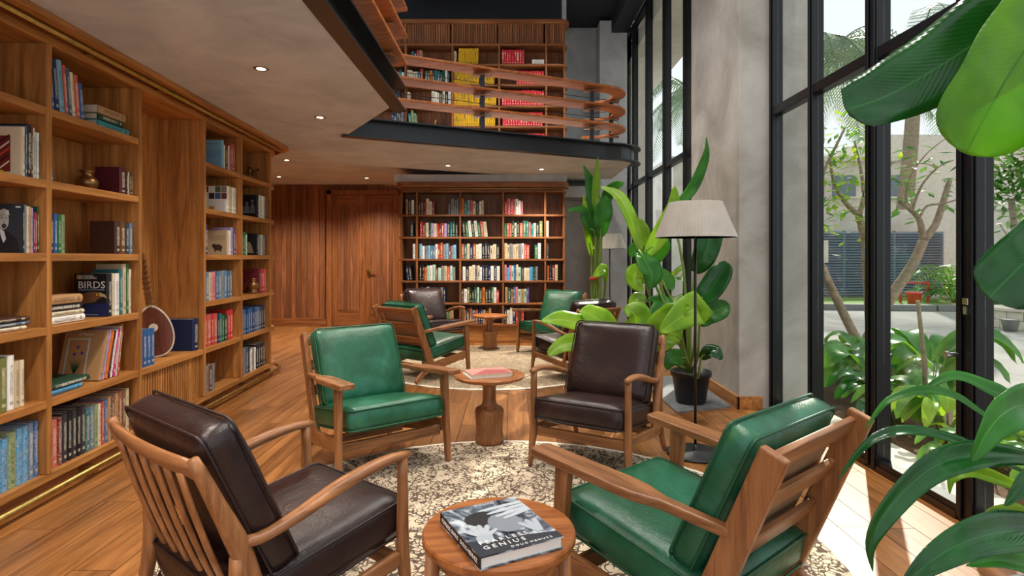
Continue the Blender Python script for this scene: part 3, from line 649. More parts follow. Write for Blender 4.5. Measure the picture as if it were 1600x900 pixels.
row(1, 1, 3.033, [], lean=0)
stack(1, 1, 3.035, [('sky blue', .028, .27, .2)]); gb = book(LM, -0.03, 3.04, SZ[1] + 0.0225 + 0.029, .24, .032, .33, 'dark green', 'green garden picture book lying atop a pale blue book', flat=True, group='books on the left bookcase')
flower = row(1, 1, 3.455, [('tan', .022, .30, .25, -.26), ('lilac', .02, .30, .17, -.25), ('orange', .032, .29, .17, -.24), ('black', .014, .29, .17, -.23), ('white', .02, .295, .17, -.22), ('magenta', .026, .295, .17, -.20), ('cream', .014, .31, .17, -.18), ('rust', .022, .32, .17, -.16)])[0]
row(1, 0, 3.033, [('maroon', .04, .255), ('salmon red', .04, .258), ('maroon', .036, .26)], old=True)
row(1, 0, 3.155, [('charcoal', .036, .27), ('black', .034, .27), ('charcoal', .034, .272), ('black', .034, .272), ('charcoal', .036, .275)])
row(1, 0, 3.34, [('teal', .035, .25), ('steel blue', .034, .25), ('sage', .03, .25), ('cream', .026, .25), ('red', .03, .255), ('blue', .03, .26), ('tan', .03, .27), ('brown', .034, .272), ('tan', .034, .275), ('rust', .034, .28), ('brown', .036, .28), ('beige', .034, .28)], old=True)
# niche
for k in range(4):
    book(LM, -0.02, 3.835 + k * 0.047, 0.5075, .17, .045, .25, 'blue', 'blue cloth volume in the open niche, %s of four beside the instrument' % ORD[k], group='blue volumes in the niche')
book(LM, -0.03, 4.585, 0.5075, .26, .08, .25, 'navy', 'large navy album standing right of the instrument in the niche')
# third bay (4.69-5.41)
pic = row(2, 5, 5.085, [('light blue', .03, .25, .26), ('cream', .022, .215), ('charcoal', .03, .215), ('brown', .03, .22), ('white', .026, .225), ('red', .04, .24), ('salmon red', .034, .255), ('rust', .03, .26)])[0]
row(2, 4, 4.71, [('dark green', .03, .22), ('mint', .03, .2), ('olive', .02, .2)]); mosaic = row(2, 4, 5.17, [('white', .03, .235, .27), ('cream', .03, .24, .22), ('beige', .045, .24), ('white', .045, .24), ('cream', .045, .24)])[0]
row(2, 3, 4.71, [('beige', .035, .25), ('cream', .025, .24), ('navy', .045, .25, .2)]); eleph = row(2, 3, 5.19, [('beige', .035, .22, .2), ('white', .03, .22), ('lilac', .045, .25), ('slate blue', .045, .24), ('red', .03, .22)])[0]
row(2, 2, 4.715, [('slate blue', .06, .24), ('steel blue', .06, .238), ('beige', .045, .236), ('pink', .07, .24), ('slate blue', .05, .24), ('steel blue', .06, .24), ('grey', .045, .245), ('steel blue', .06, .245), ('slate blue', .05, .24), ('steel blue', .05, .24)])
row(2, 1, 4.715, [('red', .045, .26), ('crimson', .045, .262), ('salmon red', .07, .262), ('crimson', .04, .26), ('salmon red', .07, .26), ('navy', .035, .24), ('teal', .045, .25), ('green', .04, .23), ('dark green', .07, .23), ('red', .045, .265), ('crimson', .06, .265)])
row(2, 0, 4.715, [('blue', .06, .25), ('grey', .06, .22), ('brown', .06, .22), ('grey', .05, .22)])
# last bay (5.41-6.14) and the rounded end
group_photo = row(3, 4, 5.88, [('black', .035, .235, .28), ('white', .034, .235), ('beige', .034, .235), ('white', .036, .235), ('cream', .036, .235), ('grey', .03, .235)])[0]
row(3, 3, 5.43, [('grey', .03, .22), ('white', .03, .21), ('charcoal', .04, .22), ('green', .06, .22), ('mint', .02, .2)]); pick = row(3, 3, 5.87, [('black', .03, .22, .2), ('grey', .06, .21), ('beige', .055, .21), ('steel blue', .055, .21)])[0]
row(3, 2, 5.43, [('white', .05, .3)]); row(3, 2, 5.935, [('maroon', .045, .24, .22), ('crimson', .08, .24), ('salmon red', .045, .24)])
row(3, 1, 5.43, [(c, .052, .23 + 0.005 * (k % 3)) for k, c in enumerate(['blue', 'steel blue', 'blue', 'navy', 'blue', 'blue', 'navy', 'blue', 'steel blue', 'slate blue', 'charcoal', 'navy'])])
row(3, 0, 5.43, [('slate blue', .05, .25), ('charcoal', .05, .25), ('grey', .05, .25), ('slate blue', .06, .25), ('charcoal', .05, .25), ('white', .05, .22), ('grey', .04, .22), ('white', .045, .22), ('black', .06, .24), ('charcoal', .05, .24), ('black', .06, .24), ('charcoal', .06, .24)])
row(4, 4, 6.165, [('black', .04, .24, .15), ('charcoal', .04, .24, .12)], x=-0.09); row(4, 2, 6.165, [('cream', .045, .2, .14), ('beige', .03, .19, .12)], x=-0.08)
stack(4, 0, 6.165, [('grey', .03, .15, .14), ('beige', .03, .15, .13), ('steel blue', .04, .14, .13)], x=-0.08)
# cover pictures on the books that show their front: flat prints laid on the near board
def cover_plane(b): return b
def on_cover(b, polys, colr, name='cover_print', lift=0.004):
    """polys in cover fractions: u 0..1 from fore-edge (left) to spine (right), v 0..1 upwards"""
    m = MB(); e = -0.5 - lift / b.scale[1]
    e0 = -0.5
    for p in polys:
        n = len(p); m.add([(u - 0.5, e, v) for u, v in p] + [(u - 0.5, e0, v) for u, v in p], [tuple(range(n)), tuple(range(2 * n - 1, n - 1, -1))] + [(i, n + i, n + (i + 1) % n, (i + 1) % n) for i in range(n)])
    o = m.obj(name, 'tint', b); o.color = rgb(*colr); return o
def cover_text(b, s, u, v, size, mat, sx=1.0, lift=0.0015):
    sc = b.scale; mt = Matrix.Translation((u - 0.5, -0.5 - lift / sc[1], v)) @ Matrix.Diagonal((1 / sc[0], 1 / sc[1], 1 / sc[2], 1)) @ Matrix.Rotation(R(90), 4, 'X')
    return text('lettering', s, size, mat, b, mt, sx=sx)
def spine_text(b, s, size, mat, v=0.5):
    sc = b.scale; mt = Matrix.Translation((0.5 + 0.0004 / sc[0], 0, v)) @ Matrix.Diagonal((1 / sc[0], 1 / sc[1], 1 / sc[2], 1)) @ Matrix.Rotation(R(90), 4, 'Z') @ Matrix.Rotation(R(90), 4, 'X') @ Matrix.Rotation(R(-90), 4, 'Z')
    return text('lettering', s, size, mat, b, mt)
def quad(u0, v0, u1, v1): return [(u0, v0), (u1, v0), (u1, v1), (u0, v1)]
def disc(u, v, ru, rv, n=14): return [(u + ru * math.cos(2 * PI * k / n), v + rv * math.sin(2 * PI * k / n)) for k in range(n)]
bpy.context.view_layer.update()
# woven zigzag cover
on_cover(weave, [quad(0.0, .1, .74, .82)], (120, 34, 34), lift=.0006)
for k, c in enumerate(((232, 222, 204), (52, 30, 34), (206, 84, 52), (232, 222, 204), (52, 30, 34))):
    o = .13 + k * .13; on_cover(weave, [[(.06, o), (.28, o + .16), (.5, o), (.72, o + .16), (.72, o + .2), (.5, o + .04), (.28, o + .2), (.06, o + .04)]], c, lift=.001 + k * .0001)
on_cover(weave, [quad(.5, .09, .6, .13)], (226, 214, 60), lift=.0018)
def pcover(ps, c, lift): return on_cover(port, ps if ps[0][0] == (0, 0) else [[(min(1, .36 + .62 * u), v) for u, v in p] for p in ps], c, lift=lift)
# portrait cover: a suited sitter, black and white
pcover([quad(0, 0, 1, 1)], (44, 52, 62), lift=.0006)
pcover([[(.0, 0), (.95, 0), (.88, .28), (.72, .42), (.5, .5), (.35, .46), (.1, .34)]], (30, 34, 42), lift=.001)
pcover([[(.3, .5), (.44, .44), (.5, .28), (.42, .2), (.34, .34)]], (206, 210, 214), lift=.0014)
pcover([disc(.42, .66, .17, .19)], (172, 172, 170), lift=.0015); pcover([disc(.44, .545, .075, .05)], (60, 60, 62), lift=.0018)
pcover([[(.25, .74), (.3, .86), (.44, .9), (.58, .86), (.6, .76), (.5, .8), (.38, .8)]], (206, 206, 204), lift=.002)
pcover([quad(.36, .7, .42, .715), quad(.48, .7, .54, .715)], (40, 40, 42), lift=.0019); pcover([[(.44, .7), (.49, .62), (.43, .61)]], (140, 140, 138), lift=.0019)
pcover([quad(.8, .92, .95, .945)], (226, 226, 226), lift=.0016)
# wildlife volume
on_cover(birds, [quad(0, 0, 1, .3)], (18, 40, 92), lift=.0006)
on_cover(birds, [[(.05, .42), (.2, .52), (.45, .58), (.75, .57), (.92, .5), (.95, .42), (.85, .46), (.7, .42), (.6, .34), (.3, .3), (.1, .3)]], (120, 84, 54), lift=.001)
on_cover(birds, [[(.72, .56), (.9, .51), (.95, .42), (.86, .46), (.74, .47)]], (206, 178, 120), lift=.0013); on_cover(birds, [disc(.66, .51, .03, .025)], (232, 180, 60), lift=.0014)
on_cover(birds, [quad(.06, .88, .09, .97), quad(.14, .88, .17, .97), quad(.06, .88, .17, .895), quad(.06, .955, .17, .97)], (232, 186, 40), lift=.001)
cover_text(birds, 'BIRDS', .5, .73, .062, 'white', 1.0); cover_text(birds, 'NATIONAL', .34, .945, .018, 'white'); cover_text(birds, 'GEOGRAPHIC', .38, .895, .018, 'white')
on_cover(birds, [quad(.12, .615, .88, .63), quad(.3, .035, .7, .048)], (150, 170, 200), lift=.001)
# flower cover
on_cover(flower, [quad(.1, .08, .62, .84)], (196, 208, 196), lift=.0006); on_cover(flower, [quad(.14, .11, .58, .81)], (190, 140, 92), lift=.001)
on_cover(flower, [[(.36 + (k - 4) * .045, .42 + .05 * (1 - abs(k - 4) / 4)), (.34, .14), (.38, .14)] for k in range(9)], (44, 92, 54), lift=.0014)
for u, v in ((.36, .66), (.3, .52), (.47, .54)):
    on_cover(flower, [[(u + .06 * math.cos(2 * PI * k / 10) * (1 if k % 2 else .4), v + .05 * math.sin(2 * PI * k / 10) * (1 if k % 2 else .4)) for k in range(10)]], (52, 62, 156), lift=.0016)
cover_text(flower, 'of Nature', .5, .92, .022, 'white')
on_cover(pic, [quad(.05, .35, .38, .62)], (90, 52, 34), lift=.0006); on_cover(pic, [quad(.45, .42 + .07 * k, .95, .43 + .07 * k) for k in range(4)], (60, 100, 140), lift=.0006); on_cover(pic, [quad(.25, .86, .8, .89)], (110, 140, 170), lift=.0006)
rm = random.Random(4)
for k in range(5):
    for q in range(4):
        if rm.random() < .75: on_cover(mosaic, [quad(k * .2 + .01, q * .25 + .01, k * .2 + .19, q * .25 + .24)], rm.choice([(60, 52, 44), (206, 150, 60), (70, 110, 160), (150, 140, 120), (120, 70, 50), (92, 112, 70)]), lift=.0006)
on_cover(eleph, [disc(.55, .3, .2, .13), quad(.4, .12, .46, .25), quad(.64, .12, .7, .25), disc(.38, .36, .09, .09)], (86, 60, 44), lift=.0006); on_cover(eleph, [quad(.2, .6 + .07 * k, .85, .615 + .07 * k) for k in range(3)], (140, 110, 84), lift=.0006)
for k in range(4): on_cover(group_photo, [disc(.2 + .2 * k, .62 + .1 * (k % 2), .055, .07), [(.1 + .2 * k, .2), (.3 + .2 * k, .2), (.27 + .2 * k, .5), (.2 + .2 * k, .56 + .1 * (k % 2)), (.13 + .2 * k, .5)]], (150 - 14 * k, 150 - 14 * k, 146 - 14 * k), lift=.0006 + .0002 * k)
on_cover(pick, [[(.3, .1), (.8, .1), (.7, .45), (.6, .6), (.45, .6), (.35, .4)]], (160, 140, 110), lift=.0006)
for o in list(bpy.data.objects):
    if o.name.startswith('book') and o.get('label', '').startswith('black book, third along the second highest shelf, nearest'): spine_text(o, 'HOW WAS IT DONE?', .019, 'white')
    elif o.get('label', '').startswith('black book lying flat') and 'second bay' in o['label']: spine_text(o, 'ESSENTIAL HOUSE BOOK', .02, 'white')
spine_text(gb, 'BEAUTIFUL WORLD', .02, 'white', .42)
# small things on the shelves
def lathe_thing(name, label, cat, lx, ly, z, prof, mat, seg=28):
    p = LM @ Vector((lx, ly, z)); o = MB().lathe(prof, seg).obj(name, mat, None, True, loc=p); return tag(o, label, cat)
lathe_thing('bronze_pot', 'round bellied bronze pot with flared rim on the left bookcase', 'pot', -0.16, 3.54, SZ[4] + 0.0225, [(.028, 0), (.036, .006), (.058, .035), (.062, .06), (.05, .082), (.032, .095), (.03, .11), (.044, .125), (.044, .128), (.026, .11), (.026, .1)], 'bronze')
lathe_thing('brass_pot', 'small brass pot before the red album on left bookcase', 'pot', -0.065, 5.84, SZ[2] + 0.0225, [(.05, 0), (.052, .012), (.035, .03), (.055, .06), (.06, .085), (.05, .11), (.03, .12), (.03, .135), (.045, .15), (.02, .14)], 'bronze')
cn = thing('candelabrum', 'small brass branched oil lamp on top shelf of left bookcase', 'oil lamp', LM @ Vector((-0.15, 5.97, SZ[5] + 0.0225)))
MB().lathe([(.04, 0), (.042, .01), (.015, .03), (.01, .08), (.018, .1), (.008, .14), (.012, .17), (.0, .19)], 20).obj('stem', 'bronze', cn, True)
for k in range(5):
    a = 2 * PI * k / 5 + .3; c, s = math.cos(a), math.sin(a)
    ar = MB().tube([(0, 0, .08), (.04 * c, .04 * s, .07), (.08 * c, .08 * s, .10), (.09 * c, .09 * s, .115)], .006, 8).obj('arm', 'bronze', cn, True); MB().lathe([(.008, .112), (.022, .125), (.024, .135), (.006, .128)], 12, (.09 * c, .09 * s, 0)).obj('cup', 'bronze', ar, True)
# the stringed instrument
st = thing('stringed_instrument', 'pear shaped wooden lute with cream inlaid edge leaning in the niche', 'instrument', LM @ Vector((-0.15, 4.30, 0.510)), R(2.862 + 18)); st.rotation_euler = (R(-4), R(-9), R(24))
def pear(t): return 0.135 * math.sin(PI * min(1, t * 0.5 + .02) * 1.0) ** .8 if False else None
prof = []
for k in range(25):
    a = PI * k / 24; z = 0.165 - 0.165 * math.cos(a) + (0.06 * (k / 24) ** 2); wv = 0.135 * math.sin(a) ** 0.8 * (1 - 0.28 * (k / 24) ** 2); prof.append((wv if 0 < k < 24 else 0.004, z))
outl = [(w_, z) for w_, z in prof] + [(-w_, z) for w_, z in reversed(prof)]
def shell(sc, y0, y1):
    m = MB(); n = len(outl); c = (0, .17); vs = [((u * sc), y0, c[1] + (v - c[1]) * sc) for u, v in outl] + [((u * sc), y1, c[1] + (v - c[1]) * sc) for u, v in outl]
    return m.add(vs, [tuple(range(n)), tuple(range(2 * n - 1, n - 1, -1))] + [(i, n + i, n + (i + 1) % n, (i + 1) % n) for i in range(n)])
m = MB(); n = len(outl); rings = [(1, 0.0), (.97, .04), (.85, .08), (.6, .105), (.2, .115)]
for sc, yy in rings: m.v += [(u * sc, yy, .17 + (v - .17) * sc) for u, v in outl]
for q in range(4): m.f += [[q * n + i, q * n + (i + 1) % n, (q + 1) * n + (i + 1) % n, (q + 1) * n + i][::-1] for i in range(n)]
m.f += [list(range(n)), list(range(5 * n - 1, 4 * n - 1, -1))]; m.mi = [0] * len(m.f); m.obj('bowl', 'dark_z', st, True)
shell(1.0, -.006, -.0005).obj('inlaid_edge', 'fringe', st); shell(.93, -.010, -.0065).obj('soundboard', wood('lute face', rgb(96, 48, 34), rgb(140, 78, 54), 'z', .3), st)
MB().tube([(0, -.0105, .22), (0, -.014, .22)], .03, 20).obj('rosette', 'fringe', st)
MB().bar((0, .02, .34), (0, .03, .78), .05, .045, .04, .035, up=(0, 1, 0)).obj('neck', 'dark_z', st, bev=.006)
for k in range(9): MB().bar((-.026, .0, .40 + k * .04), (.026, .0, .40 + k * .04), .006, .012).obj('fret', 'brass', st)
for k in range(4): MB().tube([(-.012 + k * .008, -.012, .06), (-.012 + k * .008, -.004, .77)], .0009, 4).obj('string', 'brass', st)

# ------------------------------------------------------------------ the far bookcases (spines towards the room)
PALS = ['cream', 'white', 'cream', 'white', 'beige', 'black', 'charcoal', 'grey', 'red', 'salmon red', 'teal', 'green', 'navy', 'blue', 'orange', 'tan', 'dark green', 'maroon', 'light blue', 'slate blue', 'mint', 'brown', 'burgundy']
FAR = []
def rowset(mt, xs, zs, fills, depth_x, bname, bayn, rown, maxh, rnd):
    for (ri, bi), spans in fills.items():
        n = 0; x0, x1 = xs[bi] + 0.016, xs[bi + 1] - 0.016
        for sp in spans:
            a, b = sp[:2]; pal = sp[2] if len(sp) > 2 else PALS; ln = sp[3] if len(sp) > 3 else 0.0; hh = sp[4] if len(sp) > 4 else None; tw = sp[5] if len(sp) > 5 else (0.030, 0.048)
            y = x0 + a * (x1 - x0); e = x0 + b * (x1 - x0) - 0.004
            while True:
                t = rnd.uniform(*tw); h = hh * rnd.uniform(.985, 1.015) if hh else min(maxh, rnd.uniform(0.185, 0.235))
                ex = abs(h * math.sin(ln)) if n == 0 and ln > 0 else 0
                if y + t > e or n >= 24: break
                if ln > 0 and n == 0: y += h * math.sin(ln)
                c = pal if isinstance(pal, str) else rnd.choice(pal)
                lb = '%s book, %s from left, %s shelf, %s bay of %s' % (c, ORD[n], rown[ri], bayn[bi], bname)
                hidden = bname.startswith('far') and (ri == 5 or (ri == 4 and bi < 2)) or (bname.startswith('upper') and (ri == 5 or bi == 0))
                FAR.append((0 if hidden else t * h / mt.translation.y ** 2, mt, depth_x, y, zs[ri] + 0.0155, rnd.uniform(.13, .16), t, h, c, lb, ln, 'books on the ' + bname))
                y += t / math.cos(ln) + 0.0015; n += 1
def far_case(name, label, Yf, xs, zs, dep, ztop, side_l=True):
    b = thing(name, label, 'bookcase', (0, Yf, 0)); x0, x1 = xs[0], xs[-1]
    for x in xs[1:-1]: MB().box((x - .014, 0.004, zs[-1] + .015), (x + .014, dep, ztop)).obj('upright', 'dark_z', b, bev=.003)
    MB().box((x1 - .03, .03, zs[-1] - .2), (x1, dep, ztop)).obj('side', 'dark_z', b, bev=.01)
    MB().box((x0, .03, zs[-1] - .2), (x0 + .03, dep, ztop)).obj('side', 'dark_z', b, bev=.01)
    MB().box((x0, dep, zs[-1] - .2), (x1, dep + .02, ztop)).obj('back_panel', 'dark_z', b)
    def plan(o, f): return [(x0 - o, dep)] + [(x0 - o + .12 - .12 * math.cos(R(a)), f + .12 - .12 * math.sin(R(a))) for a in (0, 30, 60, 90)] + [(x1 + o - .12 + .12 * math.sin(R(a)), f + .12 - .12 * math.cos(R(a))) for a in (0, 30, 60, 90)] + [(x1 + o, dep)]
    for z in zs: MB().prism(plan(.035, 0.0), z - .014, z + .014).obj('shelf', 'dark_x', b, bev=.003)
    return b, plan
zs1 = [1.86, 1.535, 1.213, .895, .57, .263]; xs1 = [-1.634, -1.39, -.756, -.13, .485, .775]
B1, plan = far_case('bookcase', 'dark teak bookcase filling the far wall below the balcony', 8.4, xs1, zs1, .30, 2.2)
MB().prism(plan(.03, 0), 2.2, 2.232).obj('top_board', 'dark_x', B1, bev=.004); MB().prism(plan(.0, .04), 2.2325, 2.268).obj('top_board', 'dark_x', B1); MB().prism(plan(.06, -.03), 2.2685, 2.35).obj('cornice', 'dark_x', B1, bev=.008)
MB().tube([(p[0], p[1], 2.25) for p in plan(.035, .005)[1:-1]], .009, 8).obj('brass_rail', 'brass', B1, True)
MB().prism(plan(.0, .03), 0.0, .248).obj('plinth', 'shelf_x', B1, bev=.004)
MF = Matrix.Translation((0, 8.4, 0)) @ Matrix.Rotation(R(-90), 4, 'Z')
rr = random.Random(21)
warm = ['cream', 'white', 'red', 'black', 'teal', 'tan', 'navy']; dk = ['black', 'charcoal', 'navy', 'white', 'grey']; gn = ['green', 'dark green', 'white', 'salmon red', 'black', 'cream']
F1 = {(0, 0): [(.3, 1, warm)], (0, 1): [(0, .42, ['cream', 'dark green', 'black', 'maroon', 'charcoal']), (.72, 1, dk)], (0, 2): [(0, .62, ['white', 'cream', 'salmon red', 'orange', 'light blue', 'teal', 'black'])], (0, 3): [(0, .48, ['cream', 'red', 'white', 'pink', 'black'])],
      (1, 0): [(.6, 1, dk)], (1, 1): [(.04, 1, ['black', 'teal', 'cream', 'dark green', 'maroon', 'white', 'lilac', 'red'])], (1, 2): [(0, .7, gn, .10)], (1, 3): [(0, 1, ['green', 'dark green', 'teal', 'cream', 'black', 'white', 'salmon red', 'navy', 'olive'])], (1, 4): [(.0, .3, ['tan', 'cream', 'rust'])],
      (2, 0): [(.78, 1, ['white'])], (2, 1): [(.03, .98, ['maroon', 'red', 'orange', 'rust', 'mint', 'light blue', 'steel blue', 'white', 'grey'])], (2, 2): [(0, .97, ['navy', 'black', 'rust', 'white', 'teal', 'charcoal', 'beige', 'cream'])], (2, 3): [(0, .68, ['cream', 'white', 'pink', 'salmon red', 'beige', 'grey', 'dark green']), (.76, 1, ['sage', 'dark green', 'white', 'green'])], (2, 4): [(0, .2, ['charcoal'])],
      (3, 0): [(.3, 1, dk, .12)], (3, 1): [(.03, .98, ['maroon', 'black', 'sky blue', 'white', 'orange', 'salmon red', 'beige', 'grey', 'mint'])], (3, 2): [(.03, 1, ['navy', 'white', 'white', 'cream', 'charcoal', 'black', 'grey', 'beige'])], (3, 3): [(0, .92, ['black', 'white', 'grey', 'cream', 'pink', 'sky blue', 'blue', 'mint', 'yellow', 'dark green'])], (3, 4): [(.05, .75, ['rust', 'beige', 'black', 'maroon'])],
      (4, 1): [(.05, .7, dk, .0)], (4, 2): [(0, .97, ['olive', 'mint', 'white', 'black', 'orange', 'dark green', 'red', 'green', 'charcoal'])], (4, 3): [(.02, .64, ['dark green', 'orange', 'tan', 'white', 'mint', 'purple', 'pink', 'blue'])],
      (5, 1): [(.05, .9, ['grey', 'white', 'brown', 'tan', 'sage'])], (5, 2): [(0, .75, ['brown', 'navy', 'charcoal', 'rust', 'tan', 'grey'])], (5, 3): [(0, .55, ['green', 'navy', 'white', 'crimson', 'crimson', 'cream'])]}
LB_ROW = ['top', 'second', 'third', 'fourth', 'fifth', 'lowest']
rowset(MF, xs1, zs1, F1, -.02, 'far lower bookcase', ['left end', 'left', 'middle', 'right', 'right end'], LB_ROW, .24, rr)
zs2 = [4.43, 4.126, 3.82, 3.505, 3.20, 2.885]; xs2 = [-2.3, -1.59, -.889, -.191, .512, .80]
B2, plan = far_case('bookcase', 'teak bookcase on the upper balcony holding yellow and red volumes', 8.6, xs2, zs2, .30, 4.74)
MB().prism(plan(.06, -.03), 4.74, 4.80).obj('cornice', 'dark_x', B2, bev=.008); MB().prism(plan(.0, .03), 2.652, 2.87).obj('plinth', 'dark_x', B2)
for a, b in zip(xs2[:-1], xs2[1:]):
    q = a + .018
    while q < b - .04: MB().box((q, .03, 4.446), (q + .03, .05, 4.739)).obj('reed', 'board', B2); q += .036
M2 = Matrix.Translation((0, 8.6, 0)) @ Matrix.Rotation(R(-90), 4, 'Z'); yel = ['yellow']; rd = ['crimson']
F2 = {(1, 1): [(.1, .4, warm)], (1, 2): [(0, .1, ['white', 'beige']), (.1, .56, yel, -.04, .235, (.026, .03))], (1, 3): [(.03, .55, rd, 0, .215, (.034, .038))],
      (2, 1): [(0, .38, warm), (.4, 1, ['teal', 'cream', 'orange', 'green', 'black', 'dark green', 'white'])], (2, 2): [(.0, .62, yel, 0, .25, (.026, .03)), (.68, .95, yel, -.07, .25, (.028, .03))], (2, 3): [(.36, 1, rd, 0, .2, (.034, .038))], (2, 0): [(.5, 1, warm)],
      (3, 1): [(0, .1, ['cream']), (.55, 1, ['white', 'cream', 'grey', 'black', 'charcoal'])], (3, 2): [(0, .62, yel, 0, .25, (.026, .03)), (.68, .98, yel, -.05, .25, (.028, .03))], (3, 3): [(.03, 1, rd, 0, .225, (.034, .038))], (3, 0): [(.7, 1, dk, .2)],
      (4, 1): [(.02, .3, ['light blue', 'teal', 'white', 'sage', 'navy'], .08)], (4, 2): [(0, .62, yel, 0, .25, (.026, .03)), (.66, .98, yel, 0, .25, (.028, .03))], (4, 3): [(.05, 1, rd, 0, .2, (.034, .038))], (4, 0): [(.7, 1, dk)],
      (5, 2): [(.6, 1, yel, 0, .2, (.028, .03))], (5, 3): [(.1, 1, rd, 0, .2, (.034, .038))]}
rowset(M2, xs2, zs2, F2, -.02, 'upper balcony bookcase', ['far left', 'left', 'yellow volume', 'red volume', 'right end'], ['none', 'top', 'second', 'third', 'fourth', 'lowest'], .24, rr)
n_near = sum(1 for o in bpy.data.objects if o.get('category') == 'book')
FAR.sort(key=lambda q: -q[0]); keep = max(0, 296 - n_near); mm_ = MB(); cols = []; units = []
for i, (ar, mt, dx, yy, zz, d_, t_, h_, c_, lb, ln, gr) in enumerate(FAR):
    if i < keep: book(mt, dx, yy, zz, d_, t_, h_, c_, lb, ln, near=False, group=gr); continue
    piv = t_ / 2 if ln >= 0 else -t_ / 2
    L = mt @ Matrix.Translation((dx - d_ / 2, yy if ln >= 0 else yy + t_, zz)) @ Matrix.Rotation(ln, 4, 'X') @ Matrix.Translation((0, piv, 0)) @ Matrix.Diagonal((d_, t_, h_, 1))
    o0 = len(mm_.v); src = SOLID['book']
    for v_ in src.vertices: mm_.v.append(tuple(L @ v_.co)); units.append(v_.co[:]); j = random.uniform(.93, 1.07)
    k_ = 1 + random.uniform(-.08, .08); cols += [tuple(min(1, a * k_) for a in rgb(*CN[c_])[:3]) + (1,)] * len(src.vertices)
    for p_ in src.polygons: mm_.f.append([o0 + q for q in p_.vertices]); mm_.mi.append(p_.material_index)
mb_ = mm_.mesh('far_books', ['book_many', 'pages']); a1 = mb_.attributes.new('col', 'FLOAT_COLOR', 'POINT'); a2 = mb_.attributes.new('unit', 'FLOAT_VECTOR', 'POINT')
for i in range(len(cols)): a1.data[i].color = cols[i]; a2.data[i].vector = units[i]
tag(link('far_books', mb_), 'remaining small books of many colours on the two far bookcases', 'books', kind='stuff')
for k in range(3): book(M2, -.02, .30, 4.1415 + k * .024, .15, .023, .18, 'white', 'white booklet lying flat beside red volumes on upper bookcase, %s from below' % ORD[k], flat=True, near=False, group='flat booklets upstairs')
tag(MB().lathe([(.03, 0), (.034, .01), (.012, .03), (.035, .06), (.036, .09), (.018, .11), (.026, .13), (.01, .125)], 18).obj('brass_urn', 'bronze', None, True, loc=(-1.16, 8.72, 3.2145)), 'little bronze urn on the upper balcony bookcase', 'urn')
# ================================================================== RUGS
def rug(name, label, c, r, mat):
    t = thing(name, label, 'rug', (c[0], c[1], 0.0))
    MB().lathe([(r - .02, .001), (r, .004), (r, .009), (r - .015, .012), (0.0, .012)], 96).obj('pile', mat, t)
    rn = random.Random(2)
    MB().lathe([(r + .0005, .001), (r + .03, .001), (r + .03, .006), (r + .0005, .009)], 160, mod=lambda k: 1 + (rn.random() * .008 if k % 2 else 0)).obj('fringe', 'fringe', t)
rug('round_rug', 'round patterned cream and dark brown rug under the near chairs', (-0.05, 2.48), 1.40, 'rug1')
rug('round_rug', 'round plain beige rug under the far group of chairs', (-0.22, 6.78), 1.34, 'rug2')
# ================================================================== CHAIRS
def pad_parts(root, mat, pipe, seat, back, back_mat=None):
    w, d, h, c, rx = seat
    o = cushion(w, d, h).obj('seat_cushion', mat, root, True, loc=c, rot=(rx, 0, 0))
    for z in (h / 2 - .012, -h / 2 + .012): MB().tube(rounded_loop(w + .010, d + .010, .03, z), .0045, 6, closed=True).obj('piping', pipe, o, True)
    w, d, h, c, rx = back
    o = cushion(w, d, h, .024, .022).obj('back_cushion', mat, root, True, loc=c, rot=(rx, 0, 0))
    for z in (h / 2 - .012, -h / 2 + .012): MB().tube(rounded_loop(w + .010, d + .010, .03, z), .0045, 6, closed=True).obj('piping', pipe, o, True)
    if back_mat: MB().prism(rounded_loop2(w - .05, d - .05, .03), -h / 2 - .024, -h / 2 - .02).obj('back_lining', back_mat, o)
def rounded_loop2(w, d, r): return [(p[0], p[1]) for p in rounded_loop(w, d, r, 0)]
UDIR = Vector((0, .409, .913)); BANG = math.atan2(.409, .913)
